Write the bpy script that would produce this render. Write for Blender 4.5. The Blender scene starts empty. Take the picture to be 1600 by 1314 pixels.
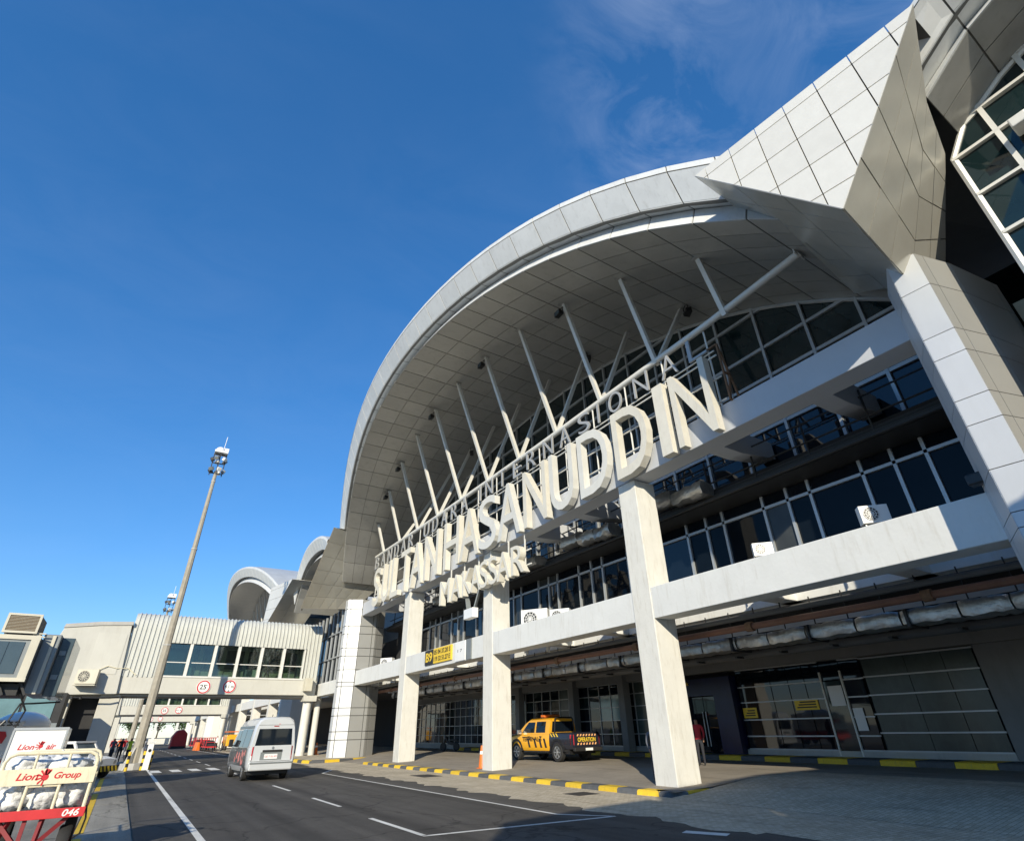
import bpy, bmesh, math, random
from mathutils import Vector, Matrix
random.seed(7)
scene = bpy.context.scene
COL = scene.collection

# ------------------------------------------------------------------ camera
cam_data = bpy.data.cameras.new("camera")
cam = bpy.data.objects.new("camera", cam_data)
COL.objects.link(cam)
cam_data.sensor_fit = 'HORIZONTAL'
cam_data.sensor_width = 36.0
F_PX = 834.674
cam_data.lens = F_PX / 1600.0 * 36.0
cam_data.clip_start = 0.1
cam_data.clip_end = 5000.0
EYE = Vector((0.0, 0.0, 1.63))
def _cam_axes():
    def d(x, y):
        return Vector((x - 800.0, y - 657.0, F_PX)).normalized()
    up = d(768, -790)
    fw = d(188, 1152)
    fw = (fw - up * fw.dot(up)).normalized()
    rt = up.cross(fw)
    if rt.x < 0:
        rt = -rt
    return rt, fw, up
_rt, _fw, _up = _cam_axes()
M = Matrix((_rt, _fw, _up))                # image axes (right, down, forward) to world
cx, cy, cz = M.col[0], -M.col[1], -M.col[2]
cam.matrix_world = Matrix(((cx[0], cy[0], cz[0], EYE[0]), (cx[1], cy[1], cz[1], EYE[1]),
                           (cx[2], cy[2], cz[2], EYE[2]), (0, 0, 0, 1)))
scene.camera = cam

# ------------------------------------------------------------------ sun, sky, exposure
SUN_EL = math.radians(21.5)
SUN_AZ = (-0.60, -0.80)                     # horizontal direction towards the sun
sun_data = bpy.data.lights.new("sun", 'SUN')
sun_data.energy = 3.5
sun_data.angle = math.radians(0.53)
sun_data.color = (1.0, 0.905, 0.72)
sun = bpy.data.objects.new("sun", sun_data)
COL.objects.link(sun)
to_sun = Vector((SUN_AZ[0] * math.cos(SUN_EL), SUN_AZ[1] * math.cos(SUN_EL), math.sin(SUN_EL)))
sun.rotation_euler = (-to_sun).to_track_quat('-Z', 'Y').to_euler()
sun.location = (-30, -40, 40)

world = bpy.data.worlds.new("World")
scene.world = world
world.use_nodes = True
wn, wl = world.node_tree.nodes, world.node_tree.links
wn.clear()
w_out = wn.new('ShaderNodeOutputWorld')
w_bg = wn.new('ShaderNodeBackground')
w_sky = wn.new('ShaderNodeTexSky')
w_sky.sky_type = 'NISHITA'
w_sky.sun_disc = False
w_sky.sun_elevation = SUN_EL
w_sky.sun_rotation = math.atan2(SUN_AZ[0], SUN_AZ[1])
w_sky.air_density = 1.0
w_sky.dust_density = 0.0
w_sky.ozone_density = 5.0
w_bg.inputs['Strength'].default_value = 0.15
w_tc = wn.new('ShaderNodeTexCoord')
w_map = wn.new('ShaderNodeMapping')
w_map.inputs['Scale'].default_value = (1.0, 1.7, 2.2)
w_map.inputs['Rotation'].default_value = (0.3, 0.2, 0.6)
w_n1 = wn.new('ShaderNodeTexNoise')
w_n1.inputs['Scale'].default_value = 5.0
w_n1.inputs['Detail'].default_value = 9.0
w_n1.inputs['Roughness'].default_value = 0.62
w_n1.inputs['Distortion'].default_value = 0.7
w_n2 = wn.new('ShaderNodeTexNoise')
w_n2.inputs['Scale'].default_value = 1.9
w_n2.inputs['Detail'].default_value = 3.0
w_r1 = wn.new('ShaderNodeMapRange')
w_r1.inputs[1].default_value = 0.36
w_r1.inputs[2].default_value = 0.80
w_r2 = wn.new('ShaderNodeMapRange')
w_r2.inputs[1].default_value = 0.30
w_r2.inputs[2].default_value = 0.60
w_mul = wn.new('ShaderNodeMath')
w_mul.operation = 'MULTIPLY'
w_mul2 = wn.new('ShaderNodeMath')
w_mul2.operation = 'MULTIPLY'
w_mul2.inputs[1].default_value = 0.42
w_mix = wn.new('ShaderNodeMixRGB')
w_mix.inputs[2].default_value = (4.2, 4.6, 5.4, 1)
w_hsv = wn.new('ShaderNodeHueSaturation')
w_hsv.inputs['Saturation'].default_value = 1.32
w_gam = wn.new('ShaderNodeGamma')
w_gam.inputs[1].default_value = 0.75
w_tint = wn.new('ShaderNodeMixRGB')
w_tint.blend_type = 'MULTIPLY'
w_tint.inputs[0].default_value = 1.0
w_tint.inputs[2].default_value = (0.98, 1.0, 1.13, 1)
w_hsv.inputs['Value'].default_value = 1.0
wl.new(w_tc.outputs['Generated'], w_map.inputs['Vector'])
wl.new(w_map.outputs['Vector'], w_n1.inputs['Vector'])
wl.new(w_tc.outputs['Generated'], w_n2.inputs['Vector'])
wl.new(w_n1.outputs[0], w_r1.inputs[0])
wl.new(w_n2.outputs[0], w_r2.inputs[0])
wl.new(w_r1.outputs[0], w_mul.inputs[0])
w_dot = wn.new('ShaderNodeVectorMath')
w_dot.operation = 'DOT_PRODUCT'
w_nrm = wn.new('ShaderNodeVectorMath')
w_nrm.operation = 'NORMALIZE'
_cd = (M @ Vector((1300 - 800.0, 20 - 657.0, F_PX))).normalized()
w_dot.inputs[1].default_value = _cd
w_r3 = wn.new('ShaderNodeMapRange')
w_r3.interpolation_type = 'SMOOTHSTEP'
w_r3.inputs[1].default_value = 0.905
w_r3.inputs[2].default_value = 0.985
w_r3.inputs[3].default_value = 0.05
w_m3 = wn.new('ShaderNodeMath')
w_m3.operation = 'MULTIPLY'
wl.new(w_tc.outputs['Generated'], w_nrm.inputs[0])
wl.new(w_nrm.outputs[0], w_dot.inputs[0])
wl.new(w_dot.outputs['Value'], w_r3.inputs[0])
wl.new(w_r3.outputs[0], w_m3.inputs[0])
wl.new(w_r2.outputs[0], w_m3.inputs[1])
wl.new(w_m3.outputs[0], w_mul.inputs[1])
wl.new(w_mul.outputs[0], w_mul2.inputs[0])
wl.new(w_sky.outputs[0], w_gam.inputs[0])
wl.new(w_gam.outputs[0], w_hsv.inputs['Color'])
wl.new(w_hsv.outputs[0], w_tint.inputs[1])
wl.new(w_tint.outputs[0], w_mix.inputs[1])
wl.new(w_mul2.outputs[0], w_mix.inputs[0])
wl.new(w_mix.outputs[0], w_bg.inputs['Color'])
wl.new(w_bg.outputs[0], w_out.inputs['Surface'])

scene.view_settings.view_transform = 'Standard'
scene.view_settings.look = 'None'
scene.view_settings.exposure = 0.70
scene.view_settings.gamma = 1.0
scene.view_settings.use_curve_mapping = False
scene.render.engine = 'CYCLES'

# ------------------------------------------------------------------ helpers
ORG = {}

def empty(name, loc, label=None, cat=None, group=None):
    o = bpy.data.objects.new(name, None)
    COL.objects.link(o)
    o.location = loc
    o.empty_display_size = 0.3
    ORG[o.name] = Vector(loc)
    return tag(o, label, cat, group)

def tag(o, label=None, cat=None, group=None, kind=None):
    if label: o['label'] = label
    if cat: o['category'] = cat
    if group: o['group'] = group
    if kind: o['kind'] = kind
    return o

def link_mesh(name, me, parent=None):
    o = bpy.data.objects.new(name, me)
    COL.objects.link(o)
    if parent is not None:
        o.parent = parent
    return o

class MB:
    """collects geometry in world coordinates; build() links it as ONE object"""
    def __init__(self):
        self.v, self.f, self.mi = [], [], []
        self.cur = 0
    def mat(self, i):
        self.cur = i
        return self
    def add(self, vs, fs):
        b = len(self.v)
        self.v += [tuple(p) for p in vs]
        self.f += [tuple(b + i for i in f) for f in fs]
        self.mi += [self.cur] * len(fs)
        return self
    def box(self, x0, x1, y0, y1, z0, z1):
        return self.add([(x0, y0, z0), (x1, y0, z0), (x1, y1, z0), (x0, y1, z0),
                         (x0, y0, z1), (x1, y0, z1), (x1, y1, z1), (x0, y1, z1)],
                        [(0, 3, 2, 1), (4, 5, 6, 7), (0, 1, 5, 4), (1, 2, 6, 5), (2, 3, 7, 6), (3, 0, 4, 7)])
    def obox(self, c, ax, ay, az):
        c, ax, ay, az = Vector(c), Vector(ax), Vector(ay), Vector(az)
        vs = []
        for k in (-1, 1):
            for i, j in ((-1, -1), (1, -1), (1, 1), (-1, 1)):
                vs.append(c + ax * i + ay * j + az * k)
        return self.add(vs, [(0, 3, 2, 1), (4, 5, 6, 7), (0, 1, 5, 4), (1, 2, 6, 5), (2, 3, 7, 6), (3, 0, 4, 7)])
    def bar(self, a, b, w, h=None, up=(0, 0, 1)):
        a, b = Vector(a), Vector(b)
        h = h or w
        d = (b - a)
        u = Vector(up)
        s = d.cross(u)
        if s.length < 1e-5:
            s = d.cross(Vector((1, 0, 0)))
        s.normalize()
        t = s.cross(d).normalized()
        return self.obox((a + b) / 2, s * (w / 2), t * (h / 2), d / 2)
    def tube(self, pts, r, n=8, cap=True):
        pts = [Vector(p) for p in pts]
        rs = r if isinstance(r, (list, tuple)) else [r] * len(pts)
        rings = []
        ref = None
        for i, p in enumerate(pts):
            d = (pts[min(i + 1, len(pts) - 1)] - pts[max(i - 1, 0)]).normalized()
            if ref is None:
                ref = Vector((0, 0, 1)) if abs(d.z) < 0.9 else Vector((1, 0, 0))
            s = (ref - d * ref.dot(d)).normalized()
            ref = s
            t = d.cross(s)
            rings.append([p + (s * math.cos(2 * math.pi * k / n) + t * math.sin(2 * math.pi * k / n)) * rs[i] for k in range(n)])
        vs = [q for ring in rings for q in ring]
        fs = []
        for i in range(len(pts) - 1):
            for k in range(n):
                a, b = i * n + k, i * n + (k + 1) % n
                fs.append((a, b, b + n, a + n))
        if cap:
            fs.append(tuple(reversed(range(n))))
            fs.append(tuple(range((len(pts) - 1) * n, len(pts) * n)))
        return self.add(vs, fs)
    def prism(self, poly, off):
        """polygon of 3-D points pushed along vector off"""
        n = len(poly)
        off = Vector(off)
        vs = [Vector(p) for p in poly] + [Vector(p) + off for p in poly]
        fs = [tuple(reversed(range(n))), tuple(range(n, 2 * n))]
        for i in range(n):
            j = (i + 1) % n
            fs.append((i, j, n + j, n + i))
        return self.add(vs, fs)
    def loft(self, rings, close=True, cap=True):
        n = len(rings[0])
        vs = [p for r in rings for p in r]
        fs = []
        for i in range(len(rings) - 1):
            for k in range(n if close else n - 1):
                a, b = i * n + k, i * n + (k + 1) % n
                fs.append((a, b, b + n, a + n))
        if cap and close:
            fs.append(tuple(reversed(range(n))))
            fs.append(tuple(range((len(rings) - 1) * n, len(rings) * n)))
        return self.add(vs, fs)
    def ball(self, c, rx, ry, rz, n=12, m=8, jit=0.0, seed=0):
        rnd = random.Random(seed)
        vs = [(c[0], c[1], c[2] - rz)]
        for i in range(1, m):
            th = math.pi * i / m
            for k in range(n):
                ph = 2 * math.pi * k / n
                j = 1 + rnd.uniform(-jit, jit)
                vs.append((c[0] + rx * math.sin(th) * math.cos(ph) * j, c[1] + ry * math.sin(th) * math.sin(ph) * j, c[2] - rz * math.cos(th) * j))
        vs.append((c[0], c[1], c[2] + rz))
        fs = []
        for k in range(n):
            fs.append((0, 1 + (k + 1) % n, 1 + k))
            fs.append((len(vs) - 1, 1 + (m - 2) * n + k, 1 + (m - 2) * n + (k + 1) % n))
        for i in range(m - 2):
            for k in range(n):
                a, b = 1 + i * n + k, 1 + i * n + (k + 1) % n
                fs.append((a, b, b + n, a + n))
        return self.add(vs, fs)
    def build(self, name, m, parent=None, smooth=False, bevel=0.0, seg=2, fix=True, kind=None, angle=35):
        off = Vector((0, 0, 0))
        if parent is not None:
            off = ORG[parent.name]
        me = bpy.data.meshes.new(name)
        me.from_pydata([tuple(Vector(p) - off) for p in self.v], [], self.f)
        mats = m if isinstance(m, (list, tuple)) else [m]
        for q in mats:
            me.materials.append(q)
        if len(mats) > 1:
            me.polygons.foreach_set('material_index', self.mi)
        if fix:
            bm = bmesh.new()
            bm.from_mesh(me)
            bmesh.ops.recalc_face_normals(bm, faces=bm.faces)
            bm.to_mesh(me)
            bm.free()
        if smooth:
            me.polygons.foreach_set('use_smooth', [True] * len(me.polygons))
            me.set_sharp_from_angle(angle=math.radians(angle))
        me.update()
        o = link_mesh(name, me, parent)
        ORG[o.name] = off
        if kind:
            o['kind'] = kind
        if bevel:
            b = o.modifiers.new('bevel', 'BEVEL')
            b.width = bevel
            b.segments = seg
            b.limit_method = 'ANGLE'
            b.angle_limit = math.radians(40)
        return o

def copy_tree(o, parent=None):
    c = o.copy()
    COL.objects.link(c)
    ORG[c.name] = ORG.get(o.name, Vector((0, 0, 0)))
    if parent is not None:
        c.parent = parent
    for ch in list(o.children):
        copy_tree(ch, c)
    return c

def clip_poly(poly, axis, val, keep_less):
    out = []
    for i in range(len(poly)):
        a, b = poly[i], poly[(i + 1) % len(poly)]
        ia = (a[axis] <= val) if keep_less else (a[axis] >= val)
        ib = (b[axis] <= val) if keep_less else (b[axis] >= val)
        if ia:
            out.append(a)
        if ia != ib:
            t = (val - a[axis]) / (b[axis] - a[axis])
            out.append((a[0] + (b[0] - a[0]) * t, a[1] + (b[1] - a[1]) * t))
    return out

def cells(poly, us, vs, gap):
    """grid cells between cut lines us, vs clipped to a polygon, shrunk by gap"""
    res = []
    for i in range(len(us) - 1):
        c1 = clip_poly(clip_poly(poly, 0, us[i] + gap, False), 0, us[i + 1] - gap, True) if len(poly) > 2 else []
        if len(c1) < 3:
            continue
        for j in range(len(vs) - 1):
            c2 = clip_poly(c1, 1, vs[j] + gap, False)
            if len(c2) < 3:
                continue
            c2 = clip_poly(c2, 1, vs[j + 1] - gap, True)
            # drop doubled points
            q = []
            for p in c2:
                if not q or (abs(p[0] - q[-1][0]) + abs(p[1] - q[-1][1])) > 1e-4:
                    q.append(p)
            if len(q) > 2 and (abs(q[0][0] - q[-1][0]) + abs(q[0][1] - q[-1][1])) < 1e-4:
                q.pop()
            if len(q) < 3:
                continue
            ar = abs(sum(q[k][0] * q[(k + 1) % len(q)][1] - q[(k + 1) % len(q)][0] * q[k][1] for k in range(len(q)))) / 2
            if ar > 0.004:
                res.append(q)
    return res

def arange(a, b, s):
    n = max(1, int(round((b - a) / s)))
    return [a + (b - a) * k / n for k in range(n + 1)]

# ------------------------------------------------------------------ materials
def mat(name, col, rough=0.6, metal=0.0, var=0.12, scale=1.5, bump=0.0, bscale=40.0, stain=0.0,
        stain_col=None, stretch=(1, 1, 1), spec=0.5, coat=0.0, rvar=0.0, ovar=0.04):
    m = bpy.data.materials.new(name)
    m.use_nodes = True
    n, l = m.node_tree.nodes, m.node_tree.links
    p = n['Principled BSDF']
    p.inputs['Roughness'].default_value = rough
    p.inputs['Metallic'].default_value = metal
    p.inputs['Specular IOR Level'].default_value = spec
    p.inputs['Coat Weight'].default_value = coat
    tc = n.new('ShaderNodeTexCoord')
    geo = n.new('ShaderNodeNewGeometry')
    mp = n.new('ShaderNodeMapping')
    mp.inputs['Scale'].default_value = stretch
    l.new(geo.outputs['Position'], mp.inputs['Vector'])
    nz = n.new('ShaderNodeTexNoise')
    nz.inputs['Scale'].default_value = scale
    nz.inputs['Detail'].default_value = 8.0
    nz.inputs['Roughness'].default_value = 0.65
    l.new(mp.outputs[0], nz.inputs['Vector'])
    mr = n.new('ShaderNodeMapRange')
    mr.inputs[1].default_value = 0.25
    mr.inputs[2].default_value = 0.75
    mr.inputs[3].default_value = 1.0 - var
    mr.inputs[4].default_value = 1.0 + var
    l.new(nz.outputs[0], mr.inputs[0])
    mul = n.new('ShaderNodeVectorMath')
    mul.operation = 'SCALE'
    mul.inputs[0].default_value = col[:3]
    l.new(mr.outputs[0], mul.inputs['Scale'])
    out = mul.outputs[0]
    if ovar > 0:
        oi = n.new('ShaderNodeObjectInfo')
        ro_ = n.new('ShaderNodeMapRange')
        ro_.inputs[3].default_value = 1.0 - ovar
        ro_.inputs[4].default_value = 1.0 + ovar * 0.6
        l.new(oi.outputs['Random'], ro_.inputs[0])
        mo = n.new('ShaderNodeVectorMath')
        mo.operation = 'SCALE'
        l.new(out, mo.inputs[0])
        l.new(ro_.outputs[0], mo.inputs['Scale'])
        out = mo.outputs[0]
    if stain > 0:
        n2 = n.new('ShaderNodeTexNoise')
        n2.inputs['Scale'].default_value = scale * 1.7
        n2.inputs['Detail'].default_value = 10.0
        n2.inputs['Roughness'].default_value = 0.7
        mp2 = n.new('ShaderNodeMapping')
        mp2.inputs['Scale'].default_value = (3.0, 3.0, 0.45)
        l.new(geo.outputs['Position'], mp2.inputs['Vector'])
        l.new(mp2.outputs[0], n2.inputs['Vector'])
        r2 = n.new('ShaderNodeMapRange')
        r2.inputs[1].default_value = 0.52
        r2.inputs[2].default_value = 0.78
        r2.inputs[4].default_value = stain
        l.new(n2.outputs[0], r2.inputs[0])
        mx = n.new('ShaderNodeMixRGB')
        sc_ = stain_col or (0.16, 0.14, 0.10)
        mx.inputs[2].default_value = (*sc_, 1)
        l.new(out, mx.inputs[1])
        l.new(r2.outputs[0], mx.inputs[0])
        out = mx.outputs[0]
    l.new(out, p.inputs['Base Color'])
    if rvar > 0:
        r3 = n.new('ShaderNodeMapRange')
        r3.inputs[3].default_value = max(0.02, rough - rvar)
        r3.inputs[4].default_value = rough + rvar
        l.new(nz.outputs[0], r3.inputs[0])
        l.new(r3.outputs[0], p.inputs['Roughness'])
    if bump > 0:
        nb = n.new('ShaderNodeTexNoise')
        nb.inputs['Scale'].default_value = bscale
        nb.inputs['Detail'].default_value = 6.0
        l.new(geo.outputs['Position'], nb.inputs['Vector'])
        bp = n.new('ShaderNodeBump')
        bp.inputs['Strength'].default_value = bump
        bp.inputs['Distance'].default_value = 0.02
        l.new(nb.outputs[0], bp.inputs['Height'])
        l.new(bp.outputs[0], p.inputs['Normal'])
    return m

def glass(name, col=(0.012, 0.02, 0.026), rough=0.04, spec=0.6, wave=0.0):
    m = mat(name, col, rough, 0.0, 0.3, 0.8, spec=spec)
    if wave:
        n, l = m.node_tree.nodes, m.node_tree.links
        nb = n.new('ShaderNodeTexNoise')
        nb.inputs['Scale'].default_value = 0.6
        geo = n.new('ShaderNodeNewGeometry')
        l.new(geo.outputs['Position'], nb.inputs['Vector'])
        bp = n.new('ShaderNodeBump')
        bp.inputs['Strength'].default_value = wave
        bp.inputs['Distance'].default_value = 0.1
        l.new(nb.outputs[0], bp.inputs['Height'])
        l.new(bp.outputs[0], n['Principled BSDF'].inputs['Normal'])
    return m

def clear_glass(name, tint, refl=0.12):
    m = bpy.data.materials.new(name)
    m.use_nodes = True
    n, l = m.node_tree.nodes, m.node_tree.links
    n.remove(n['Principled BSDF'])
    t = n.new('ShaderNodeBsdfTransparent'); t.inputs[0].default_value = (*tint, 1)
    g = n.new('ShaderNodeBsdfGlossy'); g.inputs['Roughness'].default_value = 0.03
    fr = n.new('ShaderNodeFresnel'); fr.inputs[0].default_value = 1.45
    ad = n.new('ShaderNodeMath'); ad.operation = 'ADD'; ad.inputs[1].default_value = refl
    mx = n.new('ShaderNodeMixShader')
    l.new(fr.outputs[0], ad.inputs[0]); l.new(ad.outputs[0], mx.inputs[0])
    l.new(t.outputs[0], mx.inputs[1]); l.new(g.outputs[0], mx.inputs[2])
    l.new(mx.outputs[0], n['Material Output'].inputs[0])
    return m
CLEAR = clear_glass('greenish_clear_glass', (0.62, 0.72, 0.66), 0.06)
W_PAINT = mat('white_masonry_paint', (0.68, 0.685, 0.66), 0.75, var=0.06, scale=0.9, bump=0.22, bscale=9, stain=0.5, stain_col=(0.42, 0.39, 0.32))
W_PILLAR = mat('weathered_white_pillar_paint', (0.66, 0.65, 0.60), 0.8, var=0.07, scale=1.6, bump=0.2, bscale=14, stain=0.6, stain_col=(0.38, 0.34, 0.26))
G_BEAM = mat('shade_grey_beam_paint', (0.50, 0.52, 0.55), 0.6, var=0.05, scale=0.8, bump=0.08, bscale=12, stain=0.15, stain_col=(0.33, 0.33, 0.32))  # greyer than the lower beam: the upper beam's shade is put into the colour
CLAD = mat('silver_white_cladding', (0.58, 0.595, 0.61), 0.38, 0.15, var=0.05, scale=0.8, stain=0.12, stain_col=(0.42, 0.4, 0.36), rvar=0.06)
CLAD_W = mat('white_prow_cladding', (0.72, 0.705, 0.655), 0.55, 0.0, var=0.05, scale=2.5, bump=0.1, bscale=20, stain=0.12, stain_col=(0.55, 0.5, 0.42))
CLAD_B = mat('champagne_metal_cladding', (0.50, 0.485, 0.43), 0.25, 0.30, var=0.07, scale=0.7, stain=0.12, stain_col=(0.35, 0.28, 0.2), rvar=0.06)
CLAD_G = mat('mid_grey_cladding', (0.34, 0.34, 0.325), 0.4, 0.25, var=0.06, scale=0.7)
LIGHTJ = mat('pale_joint_sealant', (0.55, 0.53, 0.47), 0.8, var=0.1)
CLAD_S = mat('brown_stained_cladding', (0.40, 0.34, 0.26), 0.5, 0.2, var=0.15, scale=1.2, stain=0.5, stain_col=(0.30, 0.18, 0.09))
JOINT = mat('dark_joint_backing', (0.10, 0.10, 0.095), 0.8, var=0.1)
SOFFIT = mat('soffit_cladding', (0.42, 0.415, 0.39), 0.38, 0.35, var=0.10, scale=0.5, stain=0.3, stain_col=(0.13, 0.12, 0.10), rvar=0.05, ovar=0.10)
SOF_J = mat('soffit_joint', (0.15, 0.147, 0.135), 0.7)
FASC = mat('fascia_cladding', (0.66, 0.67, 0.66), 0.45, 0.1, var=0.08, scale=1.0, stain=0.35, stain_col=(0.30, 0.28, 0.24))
ROOFM = mat('ribbed_metal_roof', (0.55, 0.56, 0.55), 0.45, 0.3, var=0.12, scale=0.6, stain=0.35, stain_col=(0.32, 0.30, 0.26))
STEEL_W = mat('white_painted_steel', (0.72, 0.71, 0.66), 0.5, 0.1, var=0.07, scale=2, stain=0.2, stain_col=(0.35, 0.28, 0.2))
STEEL_D = mat('dark_steel', (0.035, 0.035, 0.035), 0.55, 0.3, var=0.2)
RUST = mat('rusty_angle_steel', (0.20, 0.11, 0.06), 0.85, 0.1, var=0.35, scale=8)
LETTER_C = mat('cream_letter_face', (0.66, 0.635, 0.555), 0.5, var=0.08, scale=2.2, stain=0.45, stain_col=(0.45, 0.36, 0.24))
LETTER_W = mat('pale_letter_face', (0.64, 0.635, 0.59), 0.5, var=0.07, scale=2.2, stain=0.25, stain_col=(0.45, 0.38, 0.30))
LETTER_S = mat('grey_metal_letter', (0.46, 0.465, 0.46), 0.45, 0.3, var=0.1)
GLASS = glass('dark_tinted_glass', (0.006, 0.010, 0.016), 0.03, 0.55, wave=0.05)
GLASS_B = glass('glass_with_drawn_blind', (0.05, 0.055, 0.055), 0.12, 0.3)
GLASS_M = glass('dark_smoked_glass', (0.005, 0.008, 0.012), 0.04, 0.16, wave=0.06)
GLASS_T = glass('teal_dark_glass', (0.010, 0.022, 0.024), 0.04, 0.6, wave=0.06)
GLASS_F = mat('frosted_green_glass', (0.055, 0.075, 0.07), 0.22, 0.0, var=0.3, scale=1.2, stain=0.4, stain_col=(0.10, 0.12, 0.11), spec=0.4)
MULL = mat('aluminium_mullion', (0.45, 0.47, 0.48), 0.4, 0.4, var=0.08)
DIM = mat('shade_dulled_wall_paint', (0.22, 0.225, 0.225), 0.85, var=0.12, scale=0.8, stain=0.3, stain_col=(0.12, 0.115, 0.10))  # darkened base colour carries the deep shade inside the drive; stains on top
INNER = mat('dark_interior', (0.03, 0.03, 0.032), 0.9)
CONC = mat('bare_concrete', (0.42, 0.41, 0.38), 0.85, var=0.12, scale=1.2, bump=0.2, bscale=25, stain=0.4, stain_col=(0.2, 0.18, 0.14))
BR_CONC = mat('bridge_concrete_paint', (0.54, 0.53, 0.475), 0.8, var=0.06, scale=0.8, bump=0.1, bscale=15, stain=0.35, stain_col=(0.36, 0.33, 0.27))
BR_RIB = mat('bridge_ribbed_sheet', (0.56, 0.565, 0.52), 0.5, 0.1, var=0.06, scale=0.9, stain=0.5, stain_col=(0.30, 0.28, 0.23))
FOIL = mat('crinkled_foil_lagging', (0.42, 0.415, 0.40), 0.33, 0.8, var=0.35, scale=3.0, bump=1.0, bscale=9.0, stain=0.4, stain_col=(0.12, 0.11, 0.09))
PIPE_R = mat('rust_brown_pipe', (0.22, 0.10, 0.06), 0.6, 0.1, var=0.2, scale=2, stain=0.3)
PIPE_G = mat('grey_pipe', (0.10, 0.10, 0.10), 0.6, 0.2, var=0.15)
YEL = mat('yellow_kerb_paint', (0.75, 0.50, 0.03), 0.7, var=0.12, scale=6, bump=0.3, bscale=30, stain=0.7, stain_col=(0.25, 0.20, 0.12), ovar=0.15)
GREY_K = mat('grey_kerb_paint', (0.10, 0.105, 0.11), 0.8, var=0.2, scale=6, bump=0.3, bscale=30, stain=0.5, stain_col=(0.2, 0.19, 0.17), ovar=0.2)
RUBBER = mat('black_rubber', (0.02, 0.02, 0.02), 0.8, var=0.2, scale=8)
BLACK = mat('black_plastic', (0.015, 0.015, 0.016), 0.4, var=0.1)
CHROME = mat('wheel_alloy', (0.55, 0.56, 0.57), 0.3, 0.8, var=0.08)
V_SILV = mat('silver_van_paint', (0.66, 0.68, 0.69), 0.3, 0.25, var=0.03, coat=0.6, scale=0.6)
V_GREY = mat('dark_grey_van_wrap', (0.10, 0.105, 0.11), 0.35, 0.3, var=0.12, coat=0.3)
V_YEL = mat('yellow_truck_paint', (0.80, 0.40, 0.02), 0.3, var=0.04, coat=0.6)
V_DARK = mat('navy_truck_paint', (0.018, 0.02, 0.03), 0.3, var=0.1, coat=0.6)
RED = mat('red_paint', (0.55, 0.03, 0.035), 0.5, var=0.15, scale=3, stain=0.2, stain_col=(0.2, 0.05, 0.04))
RED_P = mat('red_print', (0.55, 0.02, 0.03), 0.5, var=0.05)
PINK_P = mat('faded_red_print', (0.62, 0.22, 0.20), 0.5, var=0.15)
WHITE = mat('white_gloss_paint', (0.78, 0.78, 0.76), 0.35, var=0.04, coat=0.3)
WHITE_P = mat('white_print', (0.80, 0.80, 0.78), 0.6, var=0.03)
BLACK_P = mat('black_print', (0.02, 0.02, 0.02), 0.5, var=0.05)
YEL_P = mat('yellow_print', (0.80, 0.55, 0.04), 0.5, var=0.05)
BLUE_P = mat('deep_blue_panel', (0.004, 0.009, 0.055), 0.3, var=0.3, scale=1.5)
CREAM = mat('chipped_cream_paint', (0.72, 0.66, 0.48), 0.6, var=0.10, scale=5, stain=0.45, stain_col=(0.30, 0.22, 0.13))
BAG = mat('white_woven_plastic', (0.68, 0.69, 0.69), 0.4, var=0.10, scale=7, bump=0.9, bscale=14, stain=0.3, stain_col=(0.4, 0.37, 0.33))
ORANGE = mat('orange_plastic', (0.75, 0.17, 0.02), 0.5, var=0.08)
RED_D = mat('dark_red_frame', (0.22, 0.02, 0.025), 0.55, var=0.2)
REFL = mat('pale_orange_reflective', (0.85, 0.45, 0.2), 0.4, var=0.05)
LAMP_R = mat('red_tail_lamp', (0.40, 0.01, 0.02), 0.2, coat=0.8)
GREY_M = mat('grey_metal_sheet', (0.23, 0.25, 0.25), 0.45, 0.3, var=0.1, scale=1.0, stain=0.3, stain_col=(0.12, 0.11, 0.10))
GREY_GL = glass('grey_side_glass', (0.06, 0.085, 0.10), 0.1, 0.6)
BEIGE_M = mat('beige_metal_casing', (0.55, 0.52, 0.42), 0.55, 0.1, var=0.06, stain=0.2)
GRILL = mat('brown_coil_grille', (0.11, 0.075, 0.04), 0.7, 0.2, var=0.3, scale=20)
TEAL_GL = glass('pale_teal_glass', (0.16, 0.27, 0.29), 0.06, 0.7)
LEAF = mat('leaf_green', (0.05, 0.10, 0.025), 0.7, var=0.4, scale=3)
BARK = mat('bark', (0.09, 0.065, 0.045), 0.9, var=0.3, scale=6)
SKIN = mat('brown_skin', (0.28, 0.15, 0.09), 0.6, var=0.06)
HAIR = mat('black_hair', (0.01, 0.009, 0.008), 0.6)
CL_DARK = mat('dark_cloth', (0.025, 0.027, 0.035), 0.9, var=0.15, scale=6)
CL_WHITE = mat('white_cloth', (0.75, 0.75, 0.75), 0.9, var=0.05, scale=6)
CL_GREY = mat('grey_cloth', (0.11, 0.12, 0.14), 0.9, var=0.1, scale=6)
CL_RED = mat('red_cloth', (0.45, 0.03, 0.04), 0.9, var=0.1, scale=6)
CL_HIVIS = mat('yellow_green_hivis_cloth', (0.55, 0.75, 0.05), 0.8, var=0.06, scale=6)
CL_ORANGE = mat('orange_cloth', (0.75, 0.17, 0.05), 0.9, var=0.06, scale=6)

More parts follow.
